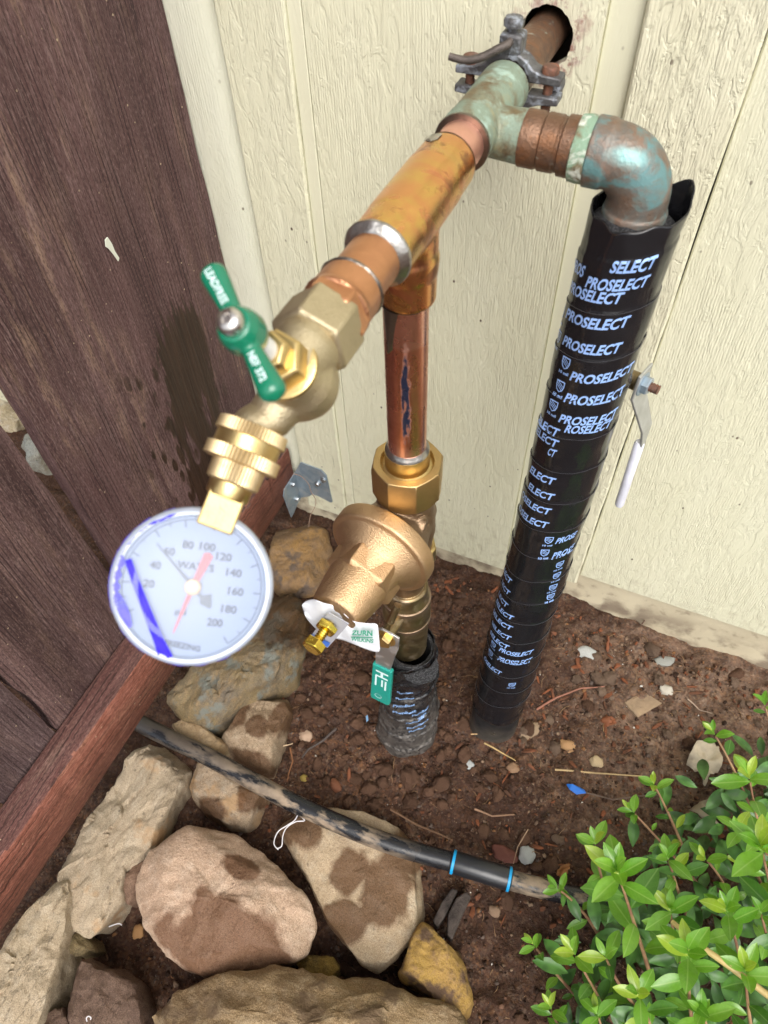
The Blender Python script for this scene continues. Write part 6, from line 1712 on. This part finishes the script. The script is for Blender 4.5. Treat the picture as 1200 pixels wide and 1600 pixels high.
S = [((1118, 1150, .12), (1185, 1300, .03), .028, 5, .6, 5), ((1025, 1232, .09), (1075, 1345, .02), .028, 6, .5, 6), ((992, 1272, .10), (1105, 1400, .02), .026, 6, .6, 5),
     ((968, 1372, .23), (1015, 1520, .08), .050, 6, .8, 9), ((876, 1392, .08), (945, 1480, .0), .027, 5, .5, 5), ((930, 1322, .14), (975, 1450, .02), .036, 6, .3, 5),
     ((838, 1482, .07), (915, 1570, .0), .026, 7, .4, 5), ((1192, 1335, .24), (1235, 1500, .08), .050, 7, .8, 8), ((1138, 1430, .18), (1165, 1560, .05), .036, 7, .6, 7),
     ((1196, 1105, .11), (1245, 1270, .03), .032, 5, .5, 4), ((1172, 1222, .17), (1215, 1380, .05), .044, 7, .7, 6), ((1075, 1500, .23), (1090, 1650, .08), .044, 8, .7, 8),
     ((1048, 1430, .18), (1085, 1560, .06), .040, 7, .6, 6), ((900, 1495, .12), (965, 1610, .02), .040, 7, .2, 5), ((948, 1500, .15), (1010, 1590, .06), .034, 4, 1.0, 4),
     ((862, 1580, .07), (930, 1680, .0), .028, 8, .3, 5), ((1000, 1560, .17), (1050, 1690, .05), .038, 8, .5, 6), ((1165, 1525, .20), (1190, 1680, .06), .042, 7, .7, 7),
     ((1190, 1430, .15), (1230, 1560, .05), .036, 6, .5, 5), ((935, 1590, .10), (985, 1700, .02), .034, 7, .4, 5), ((1100, 1592, .18), (1130, 1740, .06), .040, 7, .6, 6),
     ((1045, 1345, .11), (1080, 1450, .03), .034, 6, .3, 5), ((1105, 1345, .10), (1150, 1450, .03), .032, 6, .2, 4), ((1155, 1300, .10), (1200, 1420, .03), .036, 6, .2, 4)]
for i, (t_, b_, L_, n_l, tone, ros) in enumerate(S):
    sprig(t_, b_, L_ * LSC, n_l, tone, ros)
# a bare yellowish branch crossing the front
pb = [at(x, y, 'z', z) for x, y, z in ((1050, 1440, .20), (1090, 1475, .21), (1140, 1510, .21), (1200, 1555, .20), (1290, 1640, .14))]
G().tube(pb, [0.0022, 0.0026, 0.0028, 0.003, 0.0032], 10).build('branch', M_BARKY, shrub, smooth=60)
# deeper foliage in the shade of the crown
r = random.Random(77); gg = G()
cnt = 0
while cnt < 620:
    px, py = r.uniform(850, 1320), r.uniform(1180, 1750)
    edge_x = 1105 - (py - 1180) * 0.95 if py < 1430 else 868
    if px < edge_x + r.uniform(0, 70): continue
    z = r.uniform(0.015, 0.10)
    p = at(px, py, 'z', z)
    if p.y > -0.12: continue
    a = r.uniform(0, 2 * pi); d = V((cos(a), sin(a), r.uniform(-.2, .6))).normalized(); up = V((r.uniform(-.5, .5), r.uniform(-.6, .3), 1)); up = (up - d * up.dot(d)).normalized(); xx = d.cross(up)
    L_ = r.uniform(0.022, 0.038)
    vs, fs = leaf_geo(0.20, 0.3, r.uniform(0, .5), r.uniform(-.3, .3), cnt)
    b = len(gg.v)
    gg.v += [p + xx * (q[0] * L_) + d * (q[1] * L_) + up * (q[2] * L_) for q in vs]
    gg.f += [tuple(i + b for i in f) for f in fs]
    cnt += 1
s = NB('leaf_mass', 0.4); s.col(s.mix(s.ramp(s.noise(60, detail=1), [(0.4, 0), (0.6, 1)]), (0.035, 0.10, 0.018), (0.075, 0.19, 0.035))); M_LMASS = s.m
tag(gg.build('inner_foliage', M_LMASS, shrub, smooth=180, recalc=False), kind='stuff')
# dry leaves by the shrub
def dry_leaf(label, px, col, seed, z=0.012):
    P0 = [at(x, y, 'z', 0.01) for x, y in px]; P = []
    for i in range(len(P0)):
        a_, b_ = P0[i], P0[(i + 1) % len(P0)]
        for k in range(4):
            q = a_.lerp(b_, k / 4); P.append(q + V((noise.noise(q * 400), noise.noise(q * 400 + V((5, 0, 0))), 0)) * 0.0022)
    n = len(P); cen = sum(P, V()) / n
    gg = G(); gg.v = [V((p.x, p.y, ground_h(p.x, p.y) + z + 0.014 * noise.noise(p * 55 + V((seed, 0, 0))))) for p in P] + [V(((p.x + cen.x) / 2, (p.y + cen.y) / 2, ground_h(cen.x, cen.y) + z + 0.001 + 0.012 * noise.noise(p * 45))) for p in P] + [V((cen.x, cen.y, ground_h(cen.x, cen.y) + z + 0.003))]
    gg.f = [(k, (k + 1) % n, n + (k + 1) % n, n + k) for k in range(n)] + [(n + k, n + (k + 1) % n, 2 * n) for k in range(n)]
    o = gg.build('dry_leaf', plain('dry_leaf', col, 0.75, 0, 0.2, 60, 0.002), smooth=60)
    m = o.modifiers.new('thick', 'SOLIDIFY'); m.thickness = 0.0005
    return tag(o, label, 'leaf')
dry_leaf('crumpled pale dead leaf half under the top shrub sprig', [(1075, 1178), (1085, 1162), (1105, 1160), (1122, 1170), (1128, 1190), (1122, 1206), (1108, 1212), (1102, 1228), (1094, 1212), (1084, 1202), (1074, 1194)], (0.56, 0.48, 0.36), 1)
dry_leaf('torn pale dead leaf below the crumpled dead leaf', [(1082, 1262), (1096, 1252), (1112, 1246), (1114, 1258), (1122, 1272), (1126, 1284), (1108, 1284), (1094, 1276)], (0.52, 0.45, 0.33), 2)
dry_leaf('small rust orange leaf above the straw near the foundation', [(940, 1120), (950, 1114), (962, 1120), (966, 1128), (950, 1132)], (0.22, 0.075, 0.03), 3, 0.004)
dry_leaf('orange brown leaf scrap beside the tube end', [(873, 1358), (885, 1346), (897, 1344), (892, 1358), (878, 1366)], (0.34, 0.15, 0.05), 4, 0.006)
